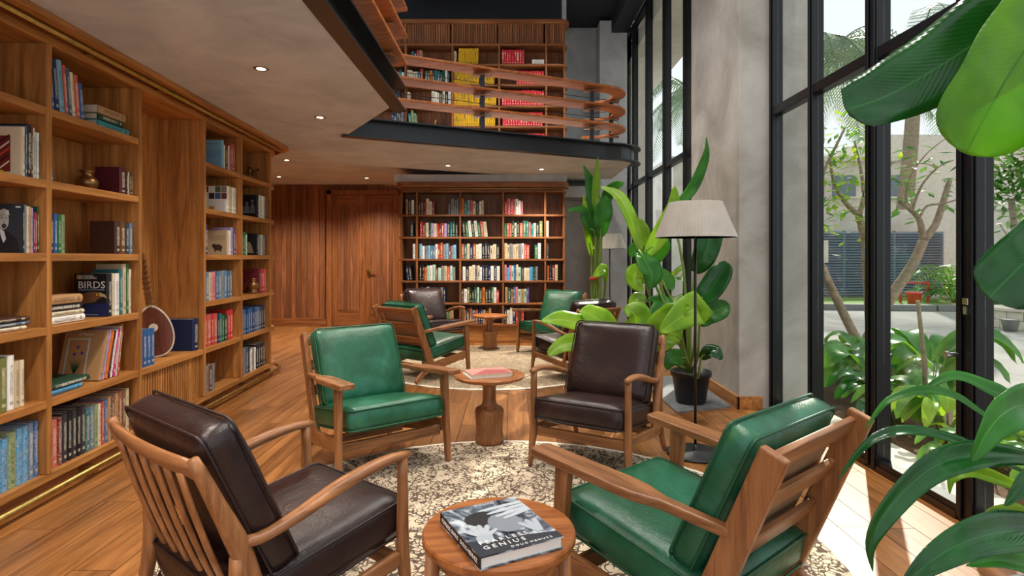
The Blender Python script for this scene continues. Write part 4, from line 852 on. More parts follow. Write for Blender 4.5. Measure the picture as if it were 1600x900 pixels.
def green_chair(loc, rz, label):
    t = thing('armchair', label, 'armchair', loc, rz, 'green leather armchairs')
    for s in (-1, 1):
        x = s * .288; xa = s * .332
        MB().bar((xa, .065, .538), (xa * 1.03, .03, 0.003), .060, .034, .036, .030, up=(1, 0, 0)).obj('leg', 'chair_z', t, bev=.005)
        MB().bar((x, .765, .745), (x, .505, .105), .074, .032, .085, .032, up=(1, 0, 0)).obj('back_post', 'chair_z', t, bev=.006)
        MB().bar((xa, .075, .215), (x, .56, .135), .026, .075, .026, .085).obj('side_rail', 'chair_y', t, bev=.004)
        MB().bar((x, .545, .155), (x, .735, 0.018), .075, .03, .04, .028, up=(1, 0, 0)).obj('rear_leg', 'chair_z', t, bev=.005)
        pl = [(-.046, -.055), (-.034, -.068), (.034, -.068), (.046, -.055), (.052, .30), (.046, .36), (.022, .44), (.018, .645), (-.018, .645), (-.022, .44), (-.046, .36), (-.052, .30)]
        top = lambda X, Y: .57 - .055 * max(0, Y) / .66
        MB().prism([(xa + (x - xa) * max(0, b) / .645 + a, b) for a, b in pl], lambda X, Y: top(X, Y) - .03, top).obj('armrest', 'chair_y', t, bev=.007)
    for k in (.07, .30, .53, .76):
        c = Vector((0, .765, .745)).lerp(Vector((0, .505, .105)), k) + Vector((0, -.012, .004))
        MB().bar(c + Vector((-.272, 0, 0)), c + Vector((.272, 0, 0)), .022, .062, up=UDIR).obj('back_slat', 'chair_x', t, bev=.005)
    MB().bar((-.314, .085, .185), (.314, .085, .185), .026, .06).obj('front_rail', 'chair_x', t, bev=.004)
    MB().bar((-.272, .50, .115), (.272, .50, .115), .026, .05).obj('rear_rail', 'chair_x', t, bev=.004)
    pad_parts(t, 'green', 'pipe_green', (.575, .60, .13, (0, .295, .305), R(-9)), (.53, .47, .10, (0, .565, .553), R(90) - BANG), 'tan')
    return t
def brown_chair(loc, rz, label):
    t = thing('armchair', label, 'armchair', loc, rz, 'dark brown leather armchairs')
    for s in (-1, 1):
        x = s * .292
        MB().tube(smooth_path([(x * 1.05, .02, .001), (x * 1.02, .03, .13), (x, .04, .24), (x, .04, .42), (x, .042, .558)], 9), [.013, .016, .02, .023, .024, .022, .02, .019, .019], 8, up=(0, 1, 0)).obj('leg', 'chair_z', t, True)
        MB().tube(smooth_path([(x, .012, .562), (x, .12, .566), (x, .28, .54), (x, .42, .500), (x, .53, .476), (x, .59, .48)], 14), [.016, .021, .023, .025, .027, .028, .028, .027, .025, .023, .022, .022, .022, .020], 8, flat=.72).obj('armrest', 'chair_y', t, True)
        MB().tube(smooth_path([(x, .715, .735), (x, .66, .61), (x, .60, .475), (x, .54, .30), (x, .50, .16)], 12), [.014, .018, .02, .022, .025, .028, .028, .025, .023, .022, .021, .018], 8, up=(1, 0, 0)).obj('back_post', 'chair_z', t, True)
        MB().tube(smooth_path([(x, .60, .45), (x, .60, .32), (x * 1.02, .625, .16), (x * 1.05, .68, .007)], 9), [.024, .026, .026, .025, .023, .021, .018, .016, .013], 8, up=(1, 0, 0)).obj('rear_leg', 'chair_z', t, True)
        MB().bar((x, .055, .225), (x, .60, .155), .026, .052, .026, .06).obj('side_rail', 'chair_y', t, bev=.008)
    n = 9; top = [(-.296 + .592 * k / (n - 1), .700 + .02 * (1 - ((k - 4) / 4) ** 2), .70) for k in range(n)]
    MB().tube(top, .034, 8, flat=.42, up=(0, .909, -.415)).obj('top_rail', 'chair_x', t, True)
    MB().bar((-.28, .515, .165), (.28, .515, .165), .03, .045).obj('rear_rail', 'chair_x', t, bev=.006)
    MB().bar((-.275, .055, .205), (.275, .055, .205), .026, .055).obj('front_rail', 'chair_x', t, bev=.006)
    for k in range(6):
        x = -.215 + k * .086; q = smooth_path([(x, .715, .685), (x, .675, .55), (x, .61, .37), (x, .52, .17)], 9)
        MB().tube(q, .021, 8, flat=.36, up=(0, .909, -.415)).obj('back_slat', 'chair_z', t, True)
    pad_parts(t, 'brown', 'pipe_brown', (.535, .60, .135, (0, .30, .308), R(-8)), (.53, .48, .11, (0, .548, .568), R(90) - BANG))
    return t
gA = green_chair((-0.64, 3.27, .013), R(38), 'green leather armchair facing the camera, left of the pedestal table with magazine')
dup(gA, (0.391, 2.217, .013), R(220), 'green leather armchair seen from behind, nearest on the right')
dup(gA, (-0.71, 6.34, .013), R(142), 'green leather armchair on the far rug, its slatted back towards us')
dup(gA, (0.34, 7.32, .013), R(-34), 'green leather armchair farthest right, before the far bookcase')
bA = brown_chair((-0.575, 2.17, .013), R(141.5), 'dark brown leather armchair nearest on the left, spindle back towards us')
dup(bA, (0.36, 3.25, .013), R(-31), 'dark brown leather armchair facing us, right of the pedestal table with magazine')
dup(bA, (-0.86, 7.50, .013), R(37), 'dark leather armchair facing us in front of the far bookcase')
dup(bA, (0.44, 6.28, .013), R(217), 'dark brown armchair half hidden behind lime leaves, facing the far bookcase')
# ================================================================== TABLES
PED = [(.088, 0), (.096, .006), (.098, .03), (.090, .075), (.091, .13), (.098, .19), (.098, .215), (.088, .232), (.062, .246), (.048, .262), (.044, .30), (.044, .37), (.06, .395), (.10, .412)]
def pedestal(loc, label):
    t = thing('side_table', label, 'table', loc, 0, 'turned pedestal tables')
    MB().lathe(PED, 36).obj('pedestal', 'chair_z', t, True)
    MB().lathe([(.10, .4125), (.20, .422), (.226, .430), (.236, .442), (.236, .450), (.230, .455), (.222, .452), (0, .452)], 48).obj('table_top', 'table', t)
    return t
p1 = pedestal((-0.152, 3.86, .012), 'turned wooden pedestal table carrying a red magazine'); dup(p1, (-0.30, 7.82, .012), 0, 'turned wooden pedestal table in front of the far bookcase')
nt = thing('coffee_table', 'small round teak table in the foreground carrying a picture book', 'table', (-0.038, 1.70, .012), R(8))
MB().lathe([(.205, .405), (.221, .41), (.225, .418), (.225, .432), (.221, .438), (0, .438)], 64).obj('table_top', 'table', nt)
MB().lathe([(.165, .36), (.18, .36), (.18, .4045), (.165, .4045)], 48).obj('apron', 'table', nt)
for k in range(4):
    a = R(3 + 90 * k); c, s = math.cos(a), math.sin(a); MB().tube([(.19 * c, .19 * s, .404), (.225 * c, .225 * s, .001)], [.024, .014], 12).obj('leg', 'chair_z', nt, True)
# picture book on the foreground table
gm = N('grey photograph', .22, .5); v = gm.coords((1, 1, 1), 'Object', False); f = gm.noise(v, 11, 5, .6, 1.5); gm.base(gm.ramp(f, [(.38, rgb(20, 26, 36)), (.5, rgb(96, 108, 122)), (.62, rgb(206, 214, 220))])); M['photo'] = gm.m
pb = thing('picture_book', 'thick black and white photography book on the foreground table', 'book', (-0.037, 1.655, .4505), R(27))
bw, bh, bt = .25, .295, .034
MB().box((-bw / 2, -bh / 2, 0), (bw / 2, bh / 2, .003)).box((-bw / 2, -bh / 2, bt - .003), (bw / 2, bh / 2, bt)).obj('cover', 'photo', pb)
MB().box((-bw / 2, -bh / 2, .0031), (-bw / 2 + .003, bh / 2, bt - .0031)).obj('spine', 'black', pb)
MB().box((-bw / 2 + .004, -bh / 2 + .005, .0032), (bw / 2 - .005, bh / 2 - .005, bt - .0032)).obj('page_block', 'white', pb)
def flat_print(parent, poly, colr, z, name='cover_print'):
    o = MB().prism(poly, z, z + .0002).obj(name, 'tint', parent); o.color = rgb(*colr); return o
def fpoly(cx, cy, ang, ln, w1, w2):
    c, s = math.cos(R(ang)), math.sin(R(ang)); q = []
    for a, b in ((0, -w1), (ln * .6, -w1 * .95), (ln * .93, -w2), (ln, 0), (ln * .93, w2), (ln * .6, w1 * .95), (0, w1)): q.append((cx + a * c - b * s, cy + a * s + b * c))
    return q
z0 = bt + .0002
flat_print(pb, [(-.125, -.147), (.125, -.147), (.125, -.11), (-.125, -.06)], (30, 36, 48), z0)
flat_print(pb, [(-.03 + .055 * math.cos(2 * PI * k / 16), .05 + .045 * math.sin(2 * PI * k / 16)) for k in range(16)], (16, 18, 24), z0 + .0001)
flat_print(pb, [(.02 + .05 * math.cos(2 * PI * k / 16), .0 + .06 * math.sin(2 * PI * k / 16)) for k in range(16)], (126, 134, 144), z0 + .0003)
for k, a in enumerate((60, 80, 100, 125, 30)): flat_print(pb, fpoly(-.07, -.055, a, .075 if k < 4 else .06, .009, .006), (176, 184, 192), z0 + .0006 + .0001 * k)
flat_print(pb, [(-.1, -.085), (-.055, -.09), (-.045, -.05), (-.075, -.035), (-.095, -.05)], (166, 174, 184), z0 + .0011)
for k, y in enumerate((.075, .055, .036, .02)): flat_print(pb, fpoly(.125, y + .03, 183 + 4 * k, .15 - .015 * k, .009, .005), (184, 192, 200), z0 + .0006 + .0001 * k)
for k, a in enumerate((95, 115, 75)): flat_print(pb, fpoly(.085, -.09, a, .08, .010, .006), (170, 178, 188), z0 + .0006 + .0001 * k)
def ptext(s, x, y, size): return text('lettering', s, size, 'white', pb, Matrix.Translation((x, y, bt + .0016)), 'LEFT')
ptext('F E A R L E S S', -.10, -.085, .024); ptext('G E N I U S', -.10, -.112, .026); ptext('D O U G  M E N U E Z', -.03, -.136, .013)
text('lettering', 'FEARLESS GENIUS   DOUG MENUEZ', .0165, 'white', pb, Matrix.Translation((-bw / 2 - .0008, 0, bt / 2)) @ Matrix.Rotation(R(-90), 4, 'Z') @ Matrix.Rotation(R(90), 4, 'X'))
mg = thing('magazine', 'red and white magazine pile on the pedestal table', 'magazine', (-.16, 3.85, .4645), R(20))
MB().box((-.15, -.10, 0), (.13, .10, .008)).obj('lower_issue', 'white', mg); o = MB().box((-.14, -.10, .0085), (.14, .10, .024)).obj('page_block', 'pages', mg)
o = MB().box((-.142, -.102, .0242), (.142, .102, .026)).obj('cover', 'tint', mg); o.color = rgb(206, 150, 138)
o = MB().box((.1421, -.102, .0085), (.144, .102, .026)).obj('spine', 'tint', mg); o.color = rgb(160, 40, 40)
o = MB().prism([(-.13, -.09), (.12, -.095), (.13, .0), (0, .05)], .0261, .0264).obj('cover_print', 'tint', mg); o.color = rgb(180, 92, 88)
# ================================================================== FLOOR LAMPS
def lamp(loc, label):
    t = thing('floor_lamp', label, 'floor lamp', loc, 0, 'pleated floor lamps')
    MB().lathe([(.0, 0), (.178, 0), (.18, .004), (.18, .012), (.174, .016), (.02, .018), (.016, .03), (.014, .06)], 48).obj('base', 'pot', t, True)
    MB().tube([(0, 0, .018), (0, 0, 1.60)], .0085, 12).obj('pole', 'steel', t, True)
    MB().lathe([(.252, 1.375), (.162, 1.598), (.159, 1.598), (.249, 1.375)], 144, mod=lambda k: 1 + (.008 if k % 2 else -.004)).obj('lamp_shade', 'shade', t)
    MB().tube([(0, 0, 1.44), (0, 0, 1.50)], .02, 12).obj('bulb_holder', 'white', t, True)
    for a in (0, 120, 240): MB().tube([(0, 0, 1.59), (.158 * math.cos(R(a)), .158 * math.sin(R(a)), 1.59)], .003, 6).obj('spoke', 'steel', t)
    return t
lamp((1.165, 3.66, .001), 'floor lamp with white pleated shade beside the grey column'); lamp((1.46, 8.6, .001), 'floor lamp with white pleated shade by the far pilaster')
# ================================================================== INDOOR PLANTS
CAMV = Vector((0, -1, .15))
def pot(parent, r, h):
    MB().lathe([(r * .72, .0), (r * .74, .004), (r * .95, h - .04), (r * 1.02, h - .04), (r * 1.04, h - .005), (r * 1.02, h), (r * .93, h), (r * .90, h - .03)], 36).obj('pot', 'pot', parent, True)
    MB().lathe([(r * .885, h - .05), (r * .885, h - .045), (0, h - .03)], 24).obj('soil', 'soil', parent)
def add_leaf(t, stem, pts, w, nrm, mat='leaf', prof=None, fold=.22, ripple=.07, seed=0, sr=.007, twist=0.0, n=16):
    """leaf blade with its own stalk below it; coordinates are in the room, the plant's base is taken off"""
    o = Vector(t.location); m = MB(); leaf(m, [Vector(p) - o for p in pts], w, nrm, fold, ripple, n, 6, prof, seed, 0, twist)
    l = m.obj('leaf', mat, t, True); so = l.modifiers.new('thick', 'SOLIDIFY'); so.thickness = .0012
    if stem:
        q = smooth_path([Vector(p) - o for p in stem] + [Vector(pts[0]) - o, Vector(pts[0]).lerp(Vector(pts[1]), .5) - o], 10); MB().tube(q, [sr * (1.5 - .1 * k) for k in range(10)], 7).obj('stalk', 'stalk', l, True)
b1 = Vector((1.53, 4.93, .012)); pl1 = thing('potted_plant', 'tall bird of paradise plant in black pot beside the lamp', 'plant', b1); pot(pl1, .165, .27)
c1 = b1 + Vector((0, 0, .25))
for k, (mid, blade, w, mat, tw) in enumerate([
    ([(1068, 420, 4.9)], [(1050, 330, 4.9), (1080, 296, 4.88), (1100, 250, 4.85), (1104, 214, 4.8)], .05, 'leaf', .6),
    ([(1078, 520, 4.8)], [(1085, 425, 4.75), (1100, 400, 4.7), (1112, 360, 4.7), (1118, 318, 4.7)], .10, 'leaf_dark', 0),
    ([(1085, 540, 4.7)], [(1088, 475, 4.65), (1108, 455, 4.62), (1128, 425, 4.6), (1134, 408, 4.6)], .10, 'leaf_dark', 0),
    ([(1090, 560, 4.7)], [(1093, 508, 4.6), (1105, 492, 4.6), (1128, 482, 4.6), (1141, 478, 4.6)], .09, 'leaf', 0),
    ([(1050, 470, 4.9)], [(1010, 400, 4.9), (1030, 370, 4.9), (1050, 330, 4.88), (1054, 290, 4.85)], .08, 'leaf_lime', .3),
    ([(1040, 480, 4.8)], [(1000, 395, 4.8), (1010, 410, 4.72), (1018, 430, 4.7), (1016, 452, 4.7)], .11, 'leaf', 0),
    ([(1060, 500, 4.6)], [(1065, 500, 4.5), (1090, 482, 4.4), (1072, 490, 4.3), (1030, 520, 4.2)], .13, 'leaf_lime', 0),
    ([(1060, 520, 4.7)], [(1064, 530, 4.6), (1050, 520, 4.5), (1036, 535, 4.4), (1028, 550, 4.4)], .09, 'leaf_lime', 0),
    ([(1030, 440, 5.0)], [(1002, 395, 5.05), (985, 340, 5.1), (965, 305, 5.2), (938, 292, 5.3)], .06, 'leaf_lime', .5),
    ([(1040, 560, 4.9)], [(1070, 560, 4.8), (1060, 558, 4.7), (1048, 562, 4.6), (1042, 578, 4.6)], .07, 'leaf', 0),
    ([(1090, 590, 4.7)], [(1095, 560, 4.6), (1108, 549, 4.55), (1120, 552, 4.5), (1128, 562, 4.5)], .06, 'leaf_dark', 0)]):
    bl = [P(*q) for q in blade]; add_leaf(pl1, [c1 + Vector((random.uniform(-.04, .04), random.uniform(-.04, .04), 0)), P(*mid[0])], bl, w, CAMV + Vector((random.uniform(-.4, .4), 0, random.uniform(0, .4))), mat, seed=k * 1.7, twist=tw, sr=.010)
b1b = Vector((0.98, 4.62, .012))
pl1b = thing('potted_plant', 'broad lime leaved plant behind the dark brown armchair', 'plant', b1b); pot(pl1b, .15, .26); c1b = b1b + Vector((0, 0, .24))
for k, (blade, w, mat) in enumerate([
    ([(960, 535, 4.5), (930, 512, 4.4), (880, 500, 4.3), (845, 502, 4.25)], .08, 'leaf_lime'), ([(955, 545, 4.4), (920, 535, 4.3), (880, 540, 4.25), (855, 556, 4.2)], .075, 'leaf_lime'),
    ([(975, 540, 4.5), (950, 510, 4.45), (925, 493, 4.4), (905, 486, 4.4)], .10, 'leaf_lime'), ([(990, 540, 4.5), (995, 510, 4.5), (990, 490, 4.5), (975, 482, 4.5)], .13, 'leaf_lime'),
    ([(1010, 545, 4.5), (1030, 510, 4.4), (1055, 490, 4.35), (1078, 478, 4.3)], .10, 'leaf_lime'), ([(1000, 545, 4.6), (1020, 500, 4.7), (1038, 472, 4.8), (1010, 468, 4.8)], .07, 'leaf')]):
    bl = [P(*q) for q in blade]; add_leaf(pl1b, [c1b, c1b.lerp(bl[0], .6) + Vector((0, 0, .05))], bl, w, CAMV + Vector((0, 0, .6)), mat, seed=k * 2.3, ripple=.12)
b2 = Vector((1.02, 6.85, .013)); pl2 = thing('potted_plant', 'tall slim banana plant standing before the far grey wall', 'plant', b2); pot(pl2, .17, .28); c2 = b2 + Vector((0, 0, .26))
for k, (mid, blade, w, mat, tw) in enumerate([
    ((932, 450), [(935, 380, 8.8), (930, 330, 8.8), (922, 290, 8.8), (912, 258, 8.75)], .09, 'leaf', .8), ((930, 440), [(932, 360, 8.8), (930, 310, 8.8), (932, 270, 8.8), (934, 246, 8.8)], .05, 'leaf_lime', 1.2),
    ((928, 450), [(930, 370, 8.7), (915, 345, 8.65), (908, 328, 8.6), (885, 330, 8.6)], .07, 'leaf', .6), ((936, 450), [(938, 370, 8.7), (940, 345, 8.65), (944, 320, 8.65), (945, 305, 8.65)], .11, 'leaf', 0),
    ((938, 440), [(940, 360, 8.8), (948, 310, 8.7), (960, 292, 8.6), (975, 286, 8.55)], .07, 'leaf', .4), ((944, 460), [(946, 440, 8.7), (944, 420, 8.6), (936, 426, 8.5), (926, 432, 8.5)], .06, 'leaf_lime', .3),
    ((925, 470), [(924, 400, 8.8), (918, 360, 8.7), (914, 330, 8.7), (912, 305, 8.7)], .05, 'leaf_lime', .9)]):
    bl = [P(q[0], q[1], q[2] - 2.0) for q in blade]; add_leaf(pl2, [c2 + Vector((random.uniform(-.1, .1), random.uniform(-.05, .05), 0)), P(mid[0], mid[1], 6.83)], bl, w, CAMV + Vector((random.uniform(-.3, .3), 0, .2)), mat, seed=k * 1.3, twist=tw, sr=.014)
MB().tube([P(921, 436, 6.78) - b2, P(934, 434, 6.78) - b2], .02, 8).obj('tie', 'red', pl2, True)
# far plant between the windows and the lamp: thin canes
b4 = Vector((1.66, 6.9, .001)); pl4 = thing('potted_plant', 'leafy cane plant by the far window, beyond the lamp', 'plant', b4); pot(pl4, .16, .26); c4 = b4 + Vector((0, 0, .24))
for k, (blade, w, mat) in enumerate([([(1010, 430, 6.8), (1000, 400, 6.75), (992, 390, 6.7), (985, 402, 6.7)], .1, 'leaf'), ([(1008, 440, 6.8), (995, 425, 6.7), (990, 440, 6.65), (1005, 455, 6.6)], .11, 'leaf_lime'), ([(1015, 420, 6.8), (1030, 395, 6.75), (1036, 380, 6.7), (1030, 365, 6.7)], .09, 'leaf'),
    ([(1015, 440, 6.8), (1030, 430, 6.7), (1044, 440, 6.65), (1050, 455, 6.6)], .09, 'leaf'), ([(1010, 470, 6.8), (1000, 465, 6.7), (990, 470, 6.6), (985, 482, 6.6)], .07, 'leaf_lime'), ([(1014, 405, 6.8), (1008, 370, 6.8), (1000, 350, 6.75), (985, 345, 6.7)], .07, 'leaf_lime')]):
    bl = [P(*q) for q in blade]; add_leaf(pl4, [c4 + Vector((random.uniform(-.06, .06), 0, 0)), P(1016, 480, 6.88)], bl, w, CAMV + Vector((0, 0, .3)), mat, seed=k)
# foreground plants at the right edge
b3 = Vector((1.52, 1.5, .001)); pl3 = thing('banana_plant', 'banana plant with huge leaves entering from the upper right', 'plant', b3); pot(pl3, .19, .32); c3 = b3 + Vector((0, 0, .3)); hub = Vector((1.5, 1.45, 1.75))
tongue = lambda t: (min(1, t * 5 + .1)) ** .6 * (1.12 - .55 * t) * (1 - max(0, (t - .88) / .12) ** 3 * .75)
wide = lambda t: (min(1, t * 5 + .1)) ** .6 * (1 - max(0, (t - .80) / .2) ** 2.4 * .85)
for k, (st_, blade, w, mat, nr, pf, fo) in enumerate([
    ([(1.5, 1.48, 1.2), (1.52, 1.42, 1.9)], [(1690, -40, 1.38), (1590, 22, 1.34), (1480, 96, 1.33), (1390, 148, 1.32), (1322, 172, 1.30)], .105, 'leaf_dark', (0, -1, .35), tongue, .18),
    ([(1.51, 1.47, 1.2), (1.50, 1.40, 1.8)], [(1680, -60, 1.30), (1622, 45, 1.25), (1575, 120, 1.22), (1540, 180, 1.22), (1508, 240, 1.24)], .11, 'leaf_back', (.15, -1, .1), wide, .10),
    ([(1.5, 1.50, .8), (1.5, 1.5, 1.1)], [(1690, 330, 1.45), (1630, 385, 1.42), (1585, 425, 1.40), (1545, 466, 1.40)], .075, 'leaf_dark', (.1, -1, .5), wide, .15),
    ([(1.55, 1.52, 1.2), (1.7, 1.55, 2.0)], [(1.75, 1.56, 2.2), (1.9, 1.6, 2.4), (2.0, 1.6, 2.3), (2.05, 1.58, 2.0)], .12, 'leaf', (0, -1, .4), wide, .15)]):
    bl = [P(*q) if q[0] > 10 else Vector(q) for q in blade]; add_leaf(pl3, [c3] + st_, bl, w, nr, mat, pf, fo, .05, k * 2.0, .014, n=26)
b5 = Vector((1.33, 1.27, .001)); pl5 = thing('dracaena_plant', 'plant with long arching green leaves at the lower right edge', 'plant', b5); pot(pl5, .15, .28); c5 = b5 + Vector((0, 0, .26))
MB().tube([c5 - b5, (0, 0, .55), (.01, 0, .86)], [.016, .014, .009], 10).obj('stem', 'stalk', pl5, True)
lng = lambda t: max(.02, min(1, t / .34) ** .75 * (1 - t ** 2.0) ** .95 * 1.12)
for k, (blade, w, mat, nr) in enumerate([
    ([(1650, 760, 1.27), (1560, 722, 1.22), (1490, 690, 1.2), (1413, 674, 1.2), (1355, 694, 1.2), (1307, 752, 1.2)], .019, 'leaf_dark', (0, -.5, 1)),
    ([(1670, 730, 1.25), (1580, 712, 1.18), (1500, 714, 1.14), (1440, 742, 1.12), (1385, 800, 1.1), (1360, 850, 1.1), (1364, 893, 1.1)], .029, 'leaf_dark', (0, -1, .5)),
    ([(1680, 830, 1.2), (1600, 828, 1.12), (1520, 842, 1.06), (1450, 880, 1.02), (1400, 930, 1.0)], .038, 'leaf_dark', (-.1, -1, .7)),
    ([(1680, 690, 1.25), (1610, 636, 1.18), (1570, 645, 1.12), (1540, 680, 1.1), (1518, 724, 1.1)], .042, 'leaf', (0, -1, .3)),
    ([(1650, 720, 1.28), (1537, 650, 1.26), (1488, 620, 1.26), (1441, 611, 1.26), (1385, 628, 1.26), (1352, 672, 1.26)], .016, 'leaf', (0, -.6, 1)),
    ([(1660, 690, 1.3), (1581, 628, 1.3), (1537, 606, 1.3), (1488, 588, 1.3), (1441, 610, 1.3)], .024, 'leaf', (0, -.8, .8)),
    ([(1660, 790, 1.28), (1590, 762, 1.26), (1540, 744, 1.25), (1508, 738, 1.25), (1486, 750, 1.25), (1484, 772, 1.25)], .018, 'leaf_lime', (0, -.8, .8)),
    ([(1660, 830, 1.25), (1600, 806, 1.22), (1570, 802, 1.2), (1545, 806, 1.2), (1528, 824, 1.2)], .02, 'leaf_lime', (0, -1, .6)),
    ([(1680, 900, 1.2), (1610, 884, 1.15), (1560, 876, 1.12), (1510, 884, 1.1)], .022, 'leaf', (0, -1, .8)),
    ([(1690, 760, 1.25), (1640, 740, 1.15), (1600, 756, 1.12), (1570, 790, 1.1)], .03, 'leaf_dark', (.2, -1, .6)),
    ([(1710, 690, 1.3), (1760, 650, 1.4), (1800, 680, 1.5), (1820, 760, 1.55)], .03, 'leaf', (0, -.3, 1)), ([(1710, 700, 1.35), (1690, 640, 1.5), (1670, 620, 1.65), (1650, 660, 1.75)], .03, 'leaf', (0, -.3, 1))]):
    bl = [P(*q) for q in blade]; add_leaf(pl5, [b5 + Vector((.01, 0, .80 - .03 * (k % 4)))], bl, w, nr, mat, lng, .42, .05, k * 1.9, .006, n=24)
# ================================================================== THE GARDEN
rg = random.Random(17)
def shrub(label, base, n, L, w, mats, spread=.5, up=.7, name='garden_shrub'):
    base = Vector(base); t = thing(name, label, 'shrub', base, group='shrubs in the planting bed')
    st = MB()
    big = []
    for k in range(n):
        a = rg.uniform(0, 2 * PI); d = Vector((math.cos(a), math.sin(a), 0)); s = rg.uniform(.15, 1); h = L * up * rg.uniform(.4, 1.25)
        b0 = d * (spread * .35 * s) + Vector((0, 0, h)); ll = L * rg.uniform(.6, 1)
        pts = [b0, b0 + d * ll * .4 + Vector((0, 0, ll * .35)), b0 + d * ll * .8 + Vector((0, 0, ll * .28)), b0 + d * ll * 1.1 + Vector((0, 0, -ll * .08))]
        m = MB(); leaf(m, pts, w * rg.uniform(.7, 1.1), (d.x * -.3, d.y * -.3 - .3, 1), .25, .05, 9, 4, None, k)
        m.obj('leaf', rg.choice(mats), t, True)
        st.tube([d * .03, d * (spread * .2 * s) + Vector((0, 0, h * .6)), b0], [.007, .006, .004], 5)
    st.obj('stems', 'stalk', t, True)
G = -.06
shrub('big leaved garden plant behind the leftmost clear pane', (3.35, 5.25, G), 16, .46, .12, ['leaf_out', 'leaf'], .7, .6)
shrub('glossy leaved shrub low outside the leftmost clear pane', (3.0, 4.5, G), 22, .30, .07, ['leaf_out', 'leaf_dark'], .6, .8)
shrub('upright canna plant with tall leaves outside, beside a bare stake', (3.45, 4.75, G), 8, .55, .12, ['leaf_out', 'leaf'], .4, .75)
shrub('pale spotted shrub outside below the tall canna leaves', (3.1, 4.1, G), 20, .36, .07, ['leaf_out', 'leaf_lime'], .6, .75)
shrub('low feathery ground shrub outside the middle pane', (2.95, 3.55, G), 30, .20, .035, ['leaf_lime', 'leaf_out'], .8, .8)
shrub('small bright shrub rooted in bare soil outside', (3.35, 3.5, G), 28, .22, .04, ['leaf_lime', 'leaf_out'], .9, .8)
shrub('low green shrub outside the door stile', (3.1, 3.05, G), 26, .22, .04, ['leaf_lime', 'leaf'], .8, .8)
shrub('bright green shrub outside the rightmost pane', (2.95, 2.65, G), 26, .24, .045, ['leaf_lime', 'leaf_out'], .8, .9)
shrub('leafy shrub at the road edge behind the rightmost pane', (3.7, 3.45, G), 24, .3, .06, ['leaf_out', 'leaf_lime'], .8, .8)
shrub('bushy plant outside the far window, nearest the column', (2.75, 6.9, G), 26, .5, .09, ['leaf_lime', 'leaf_out'], .8, 1.2)
shrub('tall bushy plant outside the far window', (2.9, 8.1, G), 30, .6, .1, ['leaf_out', 'leaf_lime'], .9, 1.5)
shrub('spreading shrub in the bed between the two windows', (3.7, 6.0, G), 24, .4, .1, ['leaf_out', 'leaf'], .9, .8)
shrub('strap leaved clump below the pale boundary wall', (12.3, 15.9, 0), 46, .75, .05, ['leaf_out', 'leaf'], 1.6, .25)
shrub('second strap leaved clump at the kerb, right of the first', (13.8, 15.6, 0), 46, .75, .05, ['leaf_out', 'leaf'], 1.6, .25)
tag(MB().tube([P(1448, 660, 4.35), P(1444, 560, 4.32), P(1434, 470, 4.3)], [.018, .016, .014], 8).obj('stake', 'bark', None, True), 'bare dark wooden stake standing in the planting bed', 'stake')
def branches(t, segs, mat='bark'):
    for k, (pts, r0, r1) in enumerate(segs):
        o = Vector(t.location); q = smooth_path([Vector(p) - o for p in pts], 10); MB().tube(q, [.78 * (r0 + (r1 - r0) * i / 9) for i in range(10)], 8).obj('trunk' if k == 0 else 'branch', mat, t, True)
def crown(t, c, rad, n, size, mats):
    o = Vector(t.location)
    for mm in mats:
        m = MB()
        for k in range(n):
            d = Vector((rg.gauss(0, .5), rg.gauss(0, .5), rg.gauss(0, .5))); p = Vector(c) - o + Vector((d.x * rad[0], d.y * rad[1], d.z * rad[2]))
            a = Vector((rg.uniform(-1, 1), rg.uniform(-1, 1), rg.uniform(-.6, .3))).normalized(); s = a.cross(Vector((0, 0, 1))).normalized(); l = size * rg.uniform(.6, 1.2)
            m.add([p, p + a * l * .5 + s * l * .22, p + a * l, p + a * l * .5 - s * l * .22, p + a * l * .5 + Vector((0, 0, -.05 * l))], [(0, 1, 4), (1, 2, 4), (2, 3, 4), (3, 0, 4)], [(.5, 0), (1, .5), (.5, 1), (0, .5), (.5, .5)])
        o2 = m.obj('foliage', mm, t); o2['kind'] = 'stuff'
T = thing('tree', 'slanting bare trunked tree behind the leftmost clear pane', 'tree', P(1345, 543, 8.6))
branches(T, [([P(1345, 543, 8.6), P(1318, 490, 8.6), P(1290, 430, 8.6), P(1268, 380, 8.6)], .09, .06), ([P(1268, 380, 8.6), P(1275, 300, 8.5), P(1320, 200, 8.3)], .05, .02)]); crown(T, P(1320, 250, 8.4), (.55, .5, .7), 110, .16, ['leaf_out', 'leaf_lime'])
T = thing('tree', 'thin forked tree with sparse leaves before the louvred fence', 'tree', P(1362, 537, 9.0))
branches(T, [([P(1362, 537, 9.0), P(1356, 440, 9.0), P(1352, 380, 9.0), P(1342, 336, 9.0)], .10, .07), ([P(1342, 336, 9), P(1322, 318, 9), P(1303, 285, 9), P(1296, 240, 8.9)], .06, .02), ([P(1342, 336, 9), P(1349, 310, 9), P(1346, 270, 9), P(1335, 220, 9)], .055, .02)])
crown(T, P(1305, 330, 8.9), (.5, .5, .6), 60, .2, ['leaf_lime', 'leaf_out'])
T = thing('tree', 'pale pruned frangipani tree forking in the middle pane', 'tree', P(1350, 540, 8.9))
